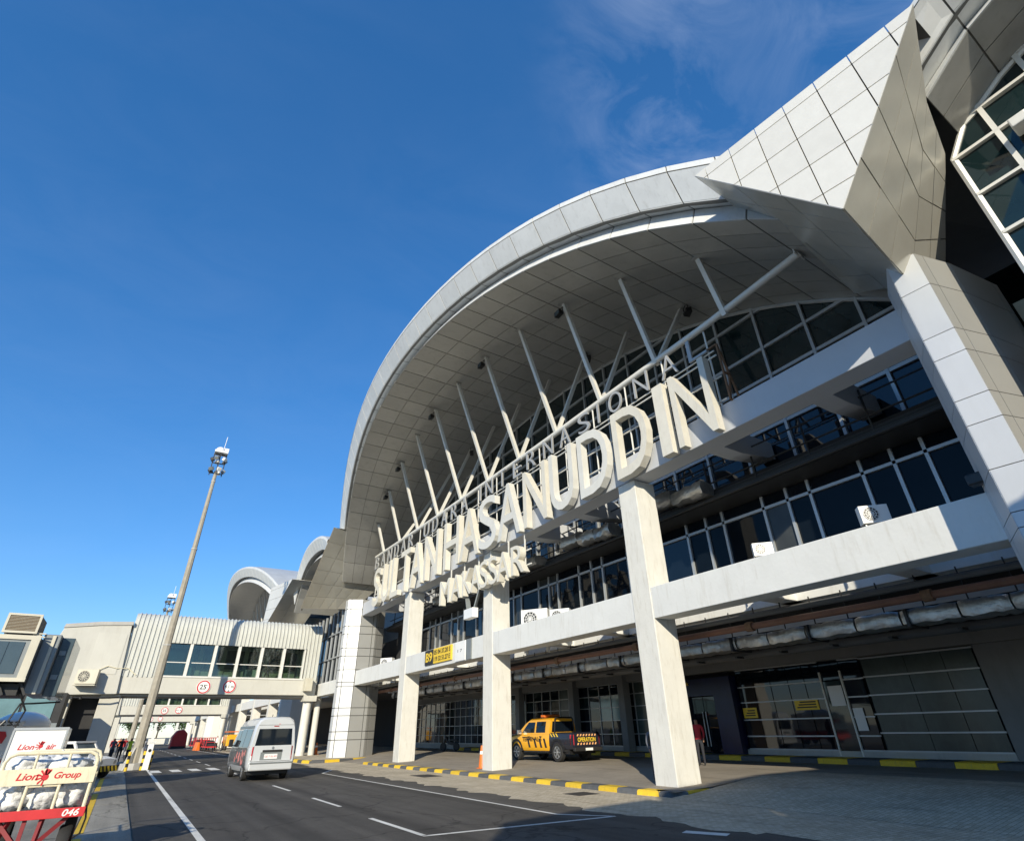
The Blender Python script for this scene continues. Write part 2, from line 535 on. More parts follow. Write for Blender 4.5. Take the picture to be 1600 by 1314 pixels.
# lettering ------------------------------------------------------------
def text_mesh(s, w, h, depth, bold=0.0, shear=0.0, align=True):
    """verts, faces of lettering fitted to a w x h box, origin at lower left, front at +z"""
    cu = bpy.data.curves.new('lettering', 'FONT')
    cu.body = s
    cu.size = 1.0
    cu.offset = bold
    cu.shear = shear
    cu.resolution_u = 4
    cu.extrude = 0.5
    ob = bpy.data.objects.new('lettering', cu)
    COL.objects.link(ob)
    dg = bpy.context.evaluated_depsgraph_get()
    me = bpy.data.meshes.new_from_object(ob.evaluated_get(dg))
    vs = [v.co.copy() for v in me.vertices]
    fs = [tuple(p.vertices) for p in me.polygons]
    bpy.data.objects.remove(ob)
    bpy.data.curves.remove(cu)
    bpy.data.meshes.remove(me)
    if not vs:
        return [], []
    x0, x1 = min(v.x for v in vs), max(v.x for v in vs)
    y0, y1 = min(v.y for v in vs), max(v.y for v in vs)
    sy = h / max(1e-6, y1 - y0)
    sx = (w / max(1e-6, x1 - x0)) if w else sy
    return [Vector(((v.x - x0) * sx, (v.y - y0) * sy, (v.z + 0.5) * depth)) for v in vs], fs

def put_text(mb, s, org, right, up, w, h, depth, bold=0.0, shear=0.0):
    r, u = Vector(right).normalized(), Vector(up).normalized()
    n = r.cross(u)
    o = Vector(org)
    vs, fs = text_mesh(s, w, h, depth, bold, shear)
    mb.add([o + r * v.x + u * v.y + n * v.z for v in vs], fs)

def disc(mb, c, right, up, r0, r1, depth, n=24, a0=0.0, a1=2 * math.pi):
    r, u = Vector(right).normalized(), Vector(up).normalized()
    nn = r.cross(u) * depth
    c = Vector(c)
    full = abs(a1 - a0 - 2 * math.pi) < 1e-6
    if r0 <= 0 and full:
        mb.prism([c + (r * math.cos(2 * math.pi * k / n) + u * math.sin(2 * math.pi * k / n)) * r1 for k in range(n)], nn)
        return
    for k in range(n):
        a, b = a0 + (a1 - a0) * k / n, a0 + (a1 - a0) * (k + 1) / n
        q = []
        for rr, t in ((r0, a), (r1, a), (r1, b), (r0, b)):
            q.append(c + (r * math.cos(t) + u * math.sin(t)) * rr)
        mb.prism(q, nn)

def blob(mb, c, right, up, pts, depth):
    """flat printed shape from 2-D points"""
    r, u = Vector(right).normalized(), Vector(up).normalized()
    c = Vector(c)
    mb.prism([c + r * a + u * b for a, b in pts], r.cross(u) * depth)
# ------------------------------------------------------------------ ground and road
ZR = -0.13                                   # road level (the pavement at the pillars is level 0)

def ground_mat(name, base, fine=60.0, var=0.25, stains=0.4, crack=0.0, rough=0.9, stain_c=(0.02, 0.02, 0.02)):
    m = bpy.data.materials.new(name)
    m.use_nodes = True
    n, l = m.node_tree.nodes, m.node_tree.links
    p = n['Principled BSDF']
    p.inputs['Roughness'].default_value = rough
    p.inputs['Specular IOR Level'].default_value = 0.3
    geo = n.new('ShaderNodeNewGeometry')
    a = n.new('ShaderNodeTexNoise'); a.inputs['Scale'].default_value = fine; a.inputs['Detail'].default_value = 4
    b = n.new('ShaderNodeTexNoise'); b.inputs['Scale'].default_value = 0.45; b.inputs['Detail'].default_value = 8; b.inputs['Roughness'].default_value = 0.7
    mp = n.new('ShaderNodeMapping'); mp.inputs['Scale'].default_value = (2.2, 0.22, 1)
    c = n.new('ShaderNodeTexNoise'); c.inputs['Scale'].default_value = 1.1; c.inputs['Detail'].default_value = 9; c.inputs['Roughness'].default_value = 0.7
    l.new(geo.outputs['Position'], a.inputs['Vector'])
    l.new(geo.outputs['Position'], b.inputs['Vector'])
    l.new(geo.outputs['Position'], mp.inputs['Vector'])
    l.new(mp.outputs[0], c.inputs['Vector'])
    r1 = n.new('ShaderNodeMapRange'); r1.inputs[1].default_value = 0.3; r1.inputs[2].default_value = 0.7
    r1.inputs[3].default_value = 1 - var; r1.inputs[4].default_value = 1 + var
    l.new(a.outputs[0], r1.inputs[0])
    r2 = n.new('ShaderNodeMapRange'); r2.inputs[1].default_value = 0.3; r2.inputs[2].default_value = 0.7
    r2.inputs[3].default_value = 0.82; r2.inputs[4].default_value = 1.18
    l.new(b.outputs[0], r2.inputs[0])
    mu = n.new('ShaderNodeMath'); mu.operation = 'MULTIPLY'
    l.new(r1.outputs[0], mu.inputs[0]); l.new(r2.outputs[0], mu.inputs[1])
    sc = n.new('ShaderNodeVectorMath'); sc.operation = 'SCALE'; sc.inputs[0].default_value = base
    l.new(mu.outputs[0], sc.inputs['Scale'])
    r3 = n.new('ShaderNodeMapRange'); r3.inputs[1].default_value = 0.54; r3.inputs[2].default_value = 0.72; r3.inputs[4].default_value = stains
    l.new(c.outputs[0], r3.inputs[0])
    mx = n.new('ShaderNodeMixRGB'); mx.inputs[2].default_value = (*stain_c, 1)
    l.new(sc.outputs[0], mx.inputs[1]); l.new(r3.outputs[0], mx.inputs[0])
    l.new(mx.outputs[0], p.inputs['Base Color'])
    bp = n.new('ShaderNodeBump'); bp.inputs['Strength'].default_value = 0.35; bp.inputs['Distance'].default_value = 0.01
    l.new(a.outputs[0], bp.inputs['Height']); l.new(bp.outputs[0], p.inputs['Normal'])
    return m

def paver_mat(name, base):
    m = ground_mat(name, base, fine=40, var=0.2, stains=0.4, stain_c=(0.16, 0.135, 0.10))
    n, l = m.node_tree.nodes, m.node_tree.links
    p = n['Principled BSDF']
    geo = n.new('ShaderNodeNewGeometry')
    br = n.new('ShaderNodeTexBrick')
    br.inputs['Scale'].default_value = 1.0
    br.inputs['Brick Width'].default_value = 0.21
    br.inputs['Row Height'].default_value = 0.105
    br.inputs['Mortar Size'].default_value = 0.006
    br.inputs['Color1'].default_value = (1, 1, 1, 1)
    br.inputs['Color2'].default_value = (0.78, 0.76, 0.72, 1)
    br.inputs['Mortar'].default_value = (0.45, 0.42, 0.38, 1)
    l.new(geo.outputs['Position'], br.inputs['Vector'])
    src = p.inputs['Base Color'].links[0].from_socket
    mx = n.new('ShaderNodeMixRGB'); mx.blend_type = 'MULTIPLY'; mx.inputs[0].default_value = 1.0
    l.new(src, mx.inputs[1]); l.new(br.outputs['Color'], mx.inputs[2])
    l.new(mx.outputs[0], p.inputs['Base Color'])
    return m

ASPH = ground_mat('worn_asphalt', (0.078, 0.072, 0.064), 70, 0.35, 0.30)
def add_tracks(m):
    # tyre polish along the lanes, patched areas and cracks
    n, l = m.node_tree.nodes, m.node_tree.links
    p = n['Principled BSDF']
    src = p.inputs['Base Color'].links[0].from_socket
    geo = n.new('ShaderNodeNewGeometry')
    mp = n.new('ShaderNodeMapping'); mp.inputs['Scale'].default_value = (1.4, 0.03, 1)
    a = n.new('ShaderNodeTexNoise'); a.inputs['Scale'].default_value = 1.0; a.inputs['Detail'].default_value = 5
    l.new(geo.outputs['Position'], mp.inputs['Vector']); l.new(mp.outputs[0], a.inputs['Vector'])
    r = n.new('ShaderNodeMapRange'); r.inputs[1].default_value = 0.35; r.inputs[2].default_value = 0.68; r.inputs[3].default_value = 1.32; r.inputs[4].default_value = 0.66
    l.new(a.outputs[0], r.inputs[0])
    v = n.new('ShaderNodeTexVoronoi'); v.feature = 'DISTANCE_TO_EDGE'; v.inputs['Scale'].default_value = 0.28
    wn_ = n.new('ShaderNodeTexNoise'); wn_.inputs['Scale'].default_value = 1.2; wn_.inputs['Detail'].default_value = 6
    ad = n.new('ShaderNodeVectorMath'); ad.operation = 'ADD'
    l.new(geo.outputs['Position'], wn_.inputs['Vector']); l.new(geo.outputs['Position'], ad.inputs[0]); l.new(wn_.outputs['Color'], ad.inputs[1])
    l.new(ad.outputs[0], v.inputs['Vector'])
    c = n.new('ShaderNodeMapRange'); c.inputs[1].default_value = 0.0; c.inputs[2].default_value = 0.012; c.inputs[3].default_value = 0.45; c.inputs[4].default_value = 1.0
    l.new(v.outputs['Distance'], c.inputs[0])
    o = n.new('ShaderNodeTexNoise'); o.inputs['Scale'].default_value = 2.6; o.inputs['Detail'].default_value = 2
    l.new(geo.outputs['Position'], o.inputs['Vector'])
    q = n.new('ShaderNodeMapRange'); q.inputs[1].default_value = 0.70; q.inputs[2].default_value = 0.76; q.inputs[3].default_value = 1.0; q.inputs[4].default_value = 0.55
    l.new(o.outputs[0], q.inputs[0])
    m1 = n.new('ShaderNodeMath'); m1.operation = 'MULTIPLY'; m2 = n.new('ShaderNodeMath'); m2.operation = 'MULTIPLY'
    l.new(r.outputs[0], m1.inputs[0]); l.new(c.outputs[0], m1.inputs[1]); l.new(m1.outputs[0], m2.inputs[0]); l.new(q.outputs[0], m2.inputs[1])
    sc = n.new('ShaderNodeVectorMath'); sc.operation = 'SCALE'
    l.new(src, sc.inputs[0]); l.new(m2.outputs[0], sc.inputs['Scale']); l.new(sc.outputs[0], p.inputs['Base Color'])
add_tracks(ASPH)
APRON = ground_mat('old_apron_concrete', (0.26, 0.243, 0.205), 45, 0.22, 0.5, stain_c=(0.05, 0.048, 0.045))
PAVER = paver_mat('sandy_pavers', (0.58, 0.51, 0.39))
add_tracks(APRON)
DRIVE = ground_mat('drive_concrete', (0.30, 0.265, 0.215), 40, 0.2, 0.5, stain_c=(0.07, 0.06, 0.05))
GRASS = ground_mat('far_grass', (0.06, 0.09, 0.03), 3, 0.4, 0.3)
GRATE = mat('dark_iron_cover', (0.06, 0.055, 0.05), 0.7, 0.3, var=0.3, scale=12, bump=0.6, bscale=60)
MARK = ground_mat('worn_white_road_paint', (0.72, 0.71, 0.66), 60, 0.12, 0.75, stain_c=(0.25, 0.24, 0.22))
MARK_Y = ground_mat('worn_yellow_road_paint', (0.70, 0.46, 0.04), 60, 0.15, 0.75, stain_c=(0.25, 0.20, 0.10))

def sheet(name, pts, m, kind='structure'):
    o = MB().add(pts, [tuple(range(len(pts)))]).build(name, m, fix=False)
    o['kind'] = kind
    return o

sheet('ground', [(-900, -400, -0.16), (900, -400, -0.16), (900, 1500, -0.16), (-900, 1500, -0.16)], APRON)
sheet('road', [(0.73, -60, ZR - 0.002), (10.75, -60, ZR - 0.002), (10.75, 420, ZR - 0.002), (0.73, 420, ZR - 0.002)], ASPH)
# apron slabs left of the road, each its own piece with open joints
slabs = empty('apron_pavement', (0, 0, ZR))
slabs['kind'] = 'structure'
xs = [-12.3, -9.3, -6.3, -3.3, -0.34, 0.71]
for i in range(5):
    for j in range(12):
        y0 = 3.6 + j * 5.0
        h = random.uniform(-0.003, 0.002)
        MB().box(xs[i] + 0.012, xs[i + 1] - 0.012, y0 + 0.012, y0 + 4.988, -0.17, ZR + h).build('concrete_slab', APRON, slabs)
# pavers between road and kerb, rising a little
pv = MB()
ys = [-30, 0, 6, 10, 12.6, 13.2, 20, 38.5, 39.5, 43, 60, 90, 200]
rows = []
for y in ys:
    rows.append([(10.6, y, ZR + 0.002), (11.9, y, ZR + 0.008), (13.42, y, -0.118)])
pv.loft(rows, close=False, cap=False)
pv.build('pavement', PAVER, fix=False)['kind'] = 'structure'
rg = []
def fedge(y):
    return 10.62 + 0.16 * math.sin(y * 1.9) + 0.1 * math.sin(y * 5.3 + 1)
ro = MB()
rws = []
for k in range(120):
    y = 8 + k * 0.28
    rws.append([(fedge(y) - 0.35 + 0.06 * math.sin(k * 2.1), y, ZR + 0.0015), (10.75, y, ZR + 0.0045)])
ro.loft(rws, close=False, cap=False)
ro.build('pavement_edge', PAVER, fix=False)['kind'] = 'structure'
# drive floor under the building: ramp and level part
dr = MB()
rows = []
for y in (-40, 0, 12.98):
    rows.append([(13.40, y, -0.120), (15.2, y, 0.02), (17.6, y, 0.20), (27.5, y, 0.22)])
dr.loft(rows, close=False, cap=False)
rows = []
for y in (12.98, 38.6):
    rows.append([(13.6, y, -0.004), (15.2, y, 0.05), (17.6, y, 0.20), (27.5, y, 0.22)])
dr.loft(rows, close=False, cap=False)
rows = []
for y in (38.6, 47, 90):
    rows.append([(13.40, y, -0.120), (15.2, y, 0.02), (17.6, y, 0.20), (27.5, y, 0.22)])
dr.loft(rows, close=False, cap=False)
dr.build('drive_floor', DRIVE, fix=False)['kind'] = 'structure'
fp = MB()
rows = []
for y in (-2, 6, 12.97):
    rows.append([(13.41, y, -0.114), (15.2, y, 0.026), (17.6, y, 0.206), (19.6, y, 0.21)])
fp.loft(rows, close=False, cap=False)
fp.build('forecourt_pavement', PAVER, fix=False)['kind'] = 'structure'

for x, y, w, d in ((11.6, 25.6, 0.9, 1.6), (11.9, 15.2, 0.8, 0.8)):
    dc = MB().box(x, x + w, y, y + d, -0.16, -0.112).build('drain_cover', GRATE, bevel=0.004)
    dc['kind'] = 'structure'
# kerbs: every painted stone is its own piece
kerb = empty('kerb', (13.4, 13, -0.12))
kerb['kind'] = 'structure'
def stone(a, b, m, parent, inward, w=0.5, z0=-0.16, z1=0.012):
    a, b, i = Vector((*a, 0)), Vector((*b, 0)), Vector((*inward, 0)).normalized()
    d = (b - a).normalized()
    a2, b2 = a + d * 0.008, b - d * 0.008
    r = []
    for q in (a2, b2):
        r.append([q + Vector((0, 0, z0)), q + i * 0.02 + Vector((0, 0, z1 - 0.035)), q + i * 0.07 + Vector((0, 0, z1)),
                  q + i * w + Vector((0, 0, z1)), q + i * w + Vector((0, 0, z0))])
    return MB().loft(r).build('kerb_stone', m, parent)
y = 14.25
k = 0
stone((13.30, 14.25), (13.36, 13.42), YEL, kerb, (1, 0))
stone((13.36, 13.42), (13.98, 12.86), GREY_K, kerb, (0.6, 0.8))
stone((13.98, 12.86), (14.98, 12.86), YEL, kerb, (0, 1), 0.4)
stone((14.98, 12.86), (15.85, 12.95), GREY_K, kerb, (0, 1), 0.4, z1=0.03)
while y < 38.2:
    stone((13.30, y), (13.30, y + 0.875), GREY_K if k % 2 == 0 else YEL, kerb, (1, 0))
    y += 0.875
    k += 1
isl = empty('kerb', (12, 44, -0.12))
isl['kind'] = 'structure'
pts = [(10.9, 60.0)] + [(10.9, 60.0 - 1.2 * i) for i in range(1, 14)] + [(11.15, 43.35), (12.2, 43.3), (13.3, 43.6), (14.4, 44.0), (15.6, 44.6), (16.6, 45.6)]
for i in range(len(pts) - 1):
    d = Vector((pts[i + 1][0] - pts[i][0], pts[i + 1][1] - pts[i][1], 0))
    stone(pts[i], pts[i + 1], YEL if i % 2 else GREY_K, isl, (-d.y, d.x), 0.35, z1=0.05)
sheet('pavement_island', [(11.2, 60, 0.045), (11.2, 43.8, 0.045), (14.3, 44.3, 0.045), (16.4, 46, 0.045), (16.4, 60, 0.045)], PAVER)
wk = empty('kerb', (23.65, 12, 0.2))
wk['kind'] = 'structure'
y = 4.0
k = 0
while y < 46:
    stone((23.65, y), (23.65, y + 1.2), (YEL, GREY_K)[k % 2], wk, (1, 0), 1.4, z0=0.1, z1=0.40)
    y += 1.2
    k += 1

# painted markings, each its own strip
marks = empty('road_marking', (5, 20, ZR))
marks['kind'] = 'structure'
def strip(a, b, w, m=None, z=ZR + 0.0025, name='painted_line'):
    a, b = Vector((*a, 0)), Vector((*b, 0))
    d = (b - a).normalized()
    s = Vector((-d.y, d.x, 0)) * (w / 2)
    n = max(1, int((b - a).length / 2.5))
    mb = MB()
    rows = []
    for i in range(n + 1):
        p = a + (b - a) * i / n
        j = random.uniform(-0.012, 0.012)
        rows.append([p + s * (1 + j) + Vector((0, 0, z)), p - s * (1 - j) + Vector((0, 0, z))])
    return mb.loft(rows, close=False, cap=False).build(name, m or MARK, marks, fix=False)
strip((1.80, 4), (1.92, 47.5), 0.14)
for x in (1.97, 3.0, 4.0, 5.0):
    strip((x + 0.26, 41.2), (x + 0.22, 43.9), 0.52)
strip((2.05, 38.8), (5.9, 37.3), 0.10)
for y in (17.8, 23.8, 35.8, 47.2, 53.2, 59.2, 65, 71, 77, 83, 89, 95, 101, 107, 113, 119):
    strip((5.60, y), (5.60, y + 2.9), 0.11)
strip((5.47, 15.0), (5.47, 11.9), 0.12)
strip((5.42, 11.9), (9.95, 11.45), 0.12)
strip((9.12, 32.5), (9.16, 12.6), 0.10)
strip((9.16, 12.6), (9.95, 11.45), 0.10)
strip((9.1, 32.5), (10.4, 35.2), 0.10)
strip((9.4, 44), (9.4, 120), 0.12)
strip((6.0, 44.5), (8.8, 43.8), 0.12)
strip((9.55, 9.05), (9.9, 8.3), 0.28)
for a, b in ((10.5, 16.2), (17.0, 28.1), (29.4, 38.4), (39.6, 60)):
    strip((-0.24, a), (-0.24, b), 0.17, MARK_Y, ZR + 0.0065)
# ------------------------------------------------------------------ terminal building
CY = 25.1                                       # centre of the main arch
term = empty('terminal_building', (14.45, 25.1, 0.0),
             'large white airport terminal with arched overhanging roofs and glass walls beside the road', 'building')
XF = 18.4                                        # glass wall plane

def pillar(y0):
    MB().box(14.44, 15.50, y0, y0 + 0.92, -0.12, 9.98).build('pillar', W_PILLAR, term, bevel=0.025)
for y0 in (13.66, 24.6, 35.75):
    pillar(y0)
# slim collars where the pillars meet the lower beam
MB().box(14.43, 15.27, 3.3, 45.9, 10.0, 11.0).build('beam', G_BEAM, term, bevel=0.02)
edges = [3.35, 13.66, 24.6, 35.75, 46.0]
for i in range(4):
    a = edges[i] + (0.92 if i else 0)
    MB().box(14.47, 15.27, a, edges[i + 1], 4.82, 5.86).build('beam', W_PAINT, term, bevel=0.02)
for y in (6.14, 10.05, 17.8, 21.6, 28.6, 32.4, 39.6, 43.2):
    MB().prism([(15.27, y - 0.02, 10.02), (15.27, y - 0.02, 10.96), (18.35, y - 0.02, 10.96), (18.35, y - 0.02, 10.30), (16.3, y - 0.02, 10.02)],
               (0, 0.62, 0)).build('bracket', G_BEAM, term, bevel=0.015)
for y in (6.14, 10.05, 17.8, 21.6, 28.6, 32.4, 39.6, 43.2):
    MB().box(15.27, 18.35, y, y + 0.6, 5.0, 5.7).build('bracket', W_PAINT, term, bevel=0.015)

# ---- clad columns at both ends of the arch
def column(front, jg, side_b, z_top, name='column', mats=None):
    """front: list of plan corners in order; clad in panels with open joints"""
    n = len(front)
    ctr = Vector((sum(p[0] for p in front) / n, sum(p[1] for p in front) / n, 0))
    core = MB()
    ins = [ctr + (Vector((p[0], p[1], 0)) - ctr) * 0.96 for p in front]
    core.prism([(p.x, p.y, -0.12) for p in ins], (0, 0, z_top + 0.06))
    col = core.build(name, JOINT, term)
    zs = [-0.12, 1.16, 1.70, 2.75, 3.28, 4.75, 5.05, 5.95, 6.95, 7.55, 8.62, 9.22, 10.55, z_top]
    for i in range(n):
        a, b = Vector((*front[i], 0)), Vector((*front[(i + 1) % n], 0))
        L = (b - a).length
        d = (b - a) / L
        nrm = Vector((d.y, -d.x, 0))
        if nrm.dot((a + b) / 2 - ctr) < 0:
            nrm = -nrm
        cuts = [0, L] if L < 0.9 else ([0, 0.28, L] if i % 2 else [0, L - 0.28, L])
        if L > 2.4:
            cuts = [0, 0.28, L / 2, L]
        for j in range(len(zs) - 1):
            for k in range(len(cuts) - 1):
                u0, u1 = cuts[k] + jg, cuts[k + 1] - jg
                q = [a + d * u0, a + d * u1, a + d * u1, a + d * u0]
                hh = (zs[j] + jg, zs[j] + jg, zs[j + 1] - jg, zs[j + 1] - jg)
                MB().prism([Vector((p.x, p.y, h)) - nrm * 0.03 for p, h in zip(q, hh)], nrm * 0.035).build(
                    'cladding_panel', (mats or {}).get(i, CLAD), col)
    return col
# near column, seen from below at the right edge
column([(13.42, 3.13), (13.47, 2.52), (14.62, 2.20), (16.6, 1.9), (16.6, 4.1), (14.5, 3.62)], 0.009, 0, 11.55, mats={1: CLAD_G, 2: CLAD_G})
# far column beside the boarding bridge
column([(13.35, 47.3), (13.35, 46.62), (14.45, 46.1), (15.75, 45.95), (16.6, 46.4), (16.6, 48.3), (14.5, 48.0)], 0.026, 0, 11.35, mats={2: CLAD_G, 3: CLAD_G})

# ---- arched roofs
class Arch:
    def __init__(s, cy, half, e1, e5, e2dz, zoff=0.0, xoff=0.0):
        s.cy, s.half, s.p1, s.p5, s.e2dz, s.zoff, s.xoff = cy, half, e1, e5, e2dz, zoff, xoff
    def _c(s, p, u):
        return Vector((p[0] + s.xoff + p[1] * u * u, s.cy + s.half * u, p[2] + s.zoff - p[3] * u * u - p[4] * u ** 4))
    def e1(s, u): return s._c(s.p1, u)
    def e5(s, u): return s._c(s.p5, u)
    def e2(s, u): return s.e1(u).lerp(s.e5(u), 0.12) + Vector((-0.10, 0, 0))
    def e3(s, u): return s.e1(u).lerp(s.e5(u), 0.66) + Vector((0.02, 0, 0.02))
    def e4(s, u): return s.e1(u).lerp(s.e5(u), 0.62) + Vector((0.62, 0, 0.0))
    def sof(s, u, x):
        e = s.e5(u)
        return Vector((x, e.y, e.z))

def roof(a, u0, u1, nseg, depth, name, panels=True, sof_rows=7, back=44.0, pan_name=True):
    us = [u0 + (u1 - u0) * k / nseg for k in range(nseg + 1)]
    sh = MB()
    # top sheet with standing ribs, dark backing for the fascia, soffit backing
    top = []
    for k, u in enumerate(us):
        p = a.e1(u)
        top.append([p + Vector((0.02, 0, 0)), Vector((p.x + 1.2, p.y, p.z + 0.10)), Vector((back, p.y, p.z + 0.10))])
    sh.mat(0).loft(top, close=False, cap=False)
    sh.mat(1)
    bk = []
    for u in us:
        i = Vector((0.05, 0, 0))
        bk.append([a.e1(u) + i, a.e2(u) + i, a.e3(u) + i, a.e4(u) + i + Vector((0, 0, 0.02)), a.e5(u) + i + Vector((0, 0, 0.03)), a.sof(u, depth) + Vector((0, 0, 0.04))])
    sh.loft(bk, close=False, cap=False)
    r = sh.build(name, [ROOFM, SOF_J], term, smooth=True, fix=False, angle=25)
    if not panels:
        f = MB()
        for i in range(nseg):
            g = (us[i + 1] - us[i]) * 0.02
            ua, ub = us[i] + g, us[i + 1] - g
            for fa, fb in ((a.e1, a.e2), (a.e2, a.e3), (a.e4, a.e5)):
                f.prism([fa(ua), fa(ub), fb(ub), fb(ua)], (0.04, 0, 0))
        f.build('fascia', FASC, r)
        s = MB()
        xs_ = [0] * 0
        for i in range(nseg):
            ua, ub = us[i], us[i + 1]
            s.prism([a.e5(ua) + Vector((0.05, 0, 0)), a.e5(ub) + Vector((0.05, 0, 0)), a.sof(ub, depth), a.sof(ua, depth)], (0, 0, 0.03))
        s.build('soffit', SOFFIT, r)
        return r
    for i in range(nseg):
        g = (us[i + 1] - us[i]) * 0.016
        ua, ub = us[i] + g, us[i + 1] - g
        for fa, fb, dx in ((a.e1, a.e2, 0), (a.e2, a.e3, 0), (a.e3, a.e4, 1), (a.e4, a.e5, 0)):
            q = [fa(ua), fa(ub), fb(ub), fb(ua)]
            if dx:
                MB().prism(q, (0, 0, 0.03)).build('fascia_panel', FASC, r)
            else:
                sh_ = 0.03
                q = [q[0].lerp(q[3], sh_), q[1].lerp(q[2], sh_), q[2].lerp(q[1], sh_), q[3].lerp(q[0], sh_)]
                MB().prism(q, (0.035, 0, 0)).build('fascia_panel', FASC, r)
        x0a, x0b = a.e5(ua).x + 0.03, a.e5(ub).x + 0.03
        for j in range(sof_rows):
            xa0 = x0a + (depth - x0a) * j / sof_rows + 0.014
            xa1 = x0a + (depth - x0a) * (j + 1) / sof_rows - 0.014
            xb0 = x0b + (depth - x0b) * j / sof_rows + 0.014
            xb1 = x0b + (depth - x0b) * (j + 1) / sof_rows - 0.014
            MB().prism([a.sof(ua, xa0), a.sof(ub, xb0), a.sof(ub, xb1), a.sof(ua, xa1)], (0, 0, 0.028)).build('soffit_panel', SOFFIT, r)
    return r

BIG1, BIG5 = (8.07, 3.99, 22.16, 3.50, 3.19), (8.77, 3.94, 20.37, 4.59, 2.96)
main_arch = Arch(CY, 22.0, BIG1, BIG5, 0.2)
main_roof = roof(main_arch, -0.965, 1.0, 30, XF + 0.3, 'arched_roof')
rails = MB()
rails.tube([main_arch.e1(-0.95 + 1.9 * k / 40) + Vector((0.5, 0, 0.34)) for k in range(41)], 0.025, 6)
for k in range(0, 41, 1):
    p = main_arch.e1(-0.95 + 1.9 * k / 40)
    rails.bar(p + Vector((0.5, 0, 0.0)), p + Vector((0.5, 0, 0.34)), 0.03)
rails.build('roof_edge_rail', STEEL_D, main_roof)

SM1, SM5 = (10.75, 0.5, 16.3, 1.0, 1.9), (11.85, 0.2, 15.55, 1.5, 3.0)
near_small = Arch(-4.2, 6.8, SM1, SM5, 0.2)
roof(near_small, -1.0, 0.715, 10, 13.65, 'small_arched_roof', sof_rows=2)
far_small = Arch(51.9, 6.8, (10.68, 0.5, 17.35, 1.0, 2.1), (11.3, 0.2, 15.6, 1.3, 2.2), 0.2)
roof(far_small, -0.72, 1.0, 14, XF, 'small_arched_roof', panels=False)
arch_c = Arch(90.0, 22.0, BIG1, BIG5, 0.2)
roof(arch_c, -0.97, 1.0, 30, XF, 'arched_roof', panels=False)

# ---- folded prows between the arches
def patch_panels(q, nu, nv, m, parent, name='cladding_panel', gap=0.012, t=0.03, tilt=0.0):
    """four 3-D corners (a, b, c, d): panels on the bilinear patch"""
    a, b, c, d = [Vector(p) for p in q]
    def P(u, v):
        return a.lerp(b, u).lerp(d.lerp(c, u), v)
    for i in range(nu):
        for j in range(nv):
            u0, u1, v0, v1 = i / nu, (i + 1) / nu, j / nv, (j + 1) / nv
            p = [P(u0, v0), P(u1, v0), P(u1, v1), P(u0, v1)]
            ctr = sum(p, Vector()) / 4
            n = (p[2] - p[0]).cross(p[3] - p[1]).normalized()
            pp = []
            for w in p:
                w = w + n * random.uniform(-tilt, tilt)
                dd = ctr - w
                pp.append(w + dd.normalized() * min(gap * 1.4, dd.length * 0.3))
            MB().prism([w - n * t / 2 for w in pp], n * t).build(name, m, parent)

def prow(A, B, C, T, W, K, Kt, Kb, front=True, side_a=True, side_b=True, side_c=True):
    core = MB()
    ctr = Vector((15.0, (A[1] + C[1]) / 2, 14.5))
    def S(p, dx=0.2):
        return Vector(p) + (ctr - Vector(p)).normalized() * dx
    fs = [(0, 1, 2), (0, 1, 3, 4), (2, 1, 3, 5)] + ([(5, 3, 7, 6)] if side_c else [])
    pts = [S(p) for p in (A, B, C, T, W, K, Kt, Kb)]
    core.add(pts, fs[:1])
    lj = MB()
    lj.add(pts, fs[1:])
    core.add([S(A), S(C), (26, C[1], 16.3), (26, A[1], 16.9)], [(0, 1, 2, 3)])
    pr = core.build('prow', JOINT, term, fix=False)
    lj.build('backing', LIGHTJ, pr, fix=False)
    if front:
        tri = [(A[1], A[2]), (B[1], B[2]), (C[1], C[2])]
        sl = (A[2] - C[2]) / (A[1] - C[1])
        sk = [(y, z - sl * y) for y, z in tri]        # rows follow the sloping top edge
        top = sk[0][1]
        lo, hi = min(p[0] for p in tri), max(p[0] for p in tri)
        us = [-0.35 + 0.80 * k for k in range(9)] if lo < 5 else arange(lo - 0.01, hi + 0.01, 2.4)
        vs = [top - 0.36 - 1.03 * k for k in range(7, -1, -1)] + [top + 0.01]
        for c in cells(sk, us, vs, 0.014):
            q = [(A[0], y, z + sl * y) for y, z in c]
            MB().prism(q, (0.035, 0, 0)).build('cladding_panel', CLAD_W, pr)
    if side_a:
        patch_panels((A, B, T, W), 3, 6, CLAD_B, pr, tilt=0.005)
    if side_b:
        patch_panels((C, B, T, K), 4, 3, CLAD_B, pr, tilt=0.006)
    if side_c:
        patch_panels((K, T, Kb, Kt), 4, 2, CLAD_B, pr, tilt=0.006)
    return pr
prow((10.4, 5.62, 16.0), (10.4, 2.63, 11.30), (10.4, -0.10, 14.92), (13.9, 2.93, 11.12), (18.5, 5.6, 15.15), (12.04, 0.70, 13.97), (13.45, 1.04, 13.6), (15.17, 2.38, 11.93))
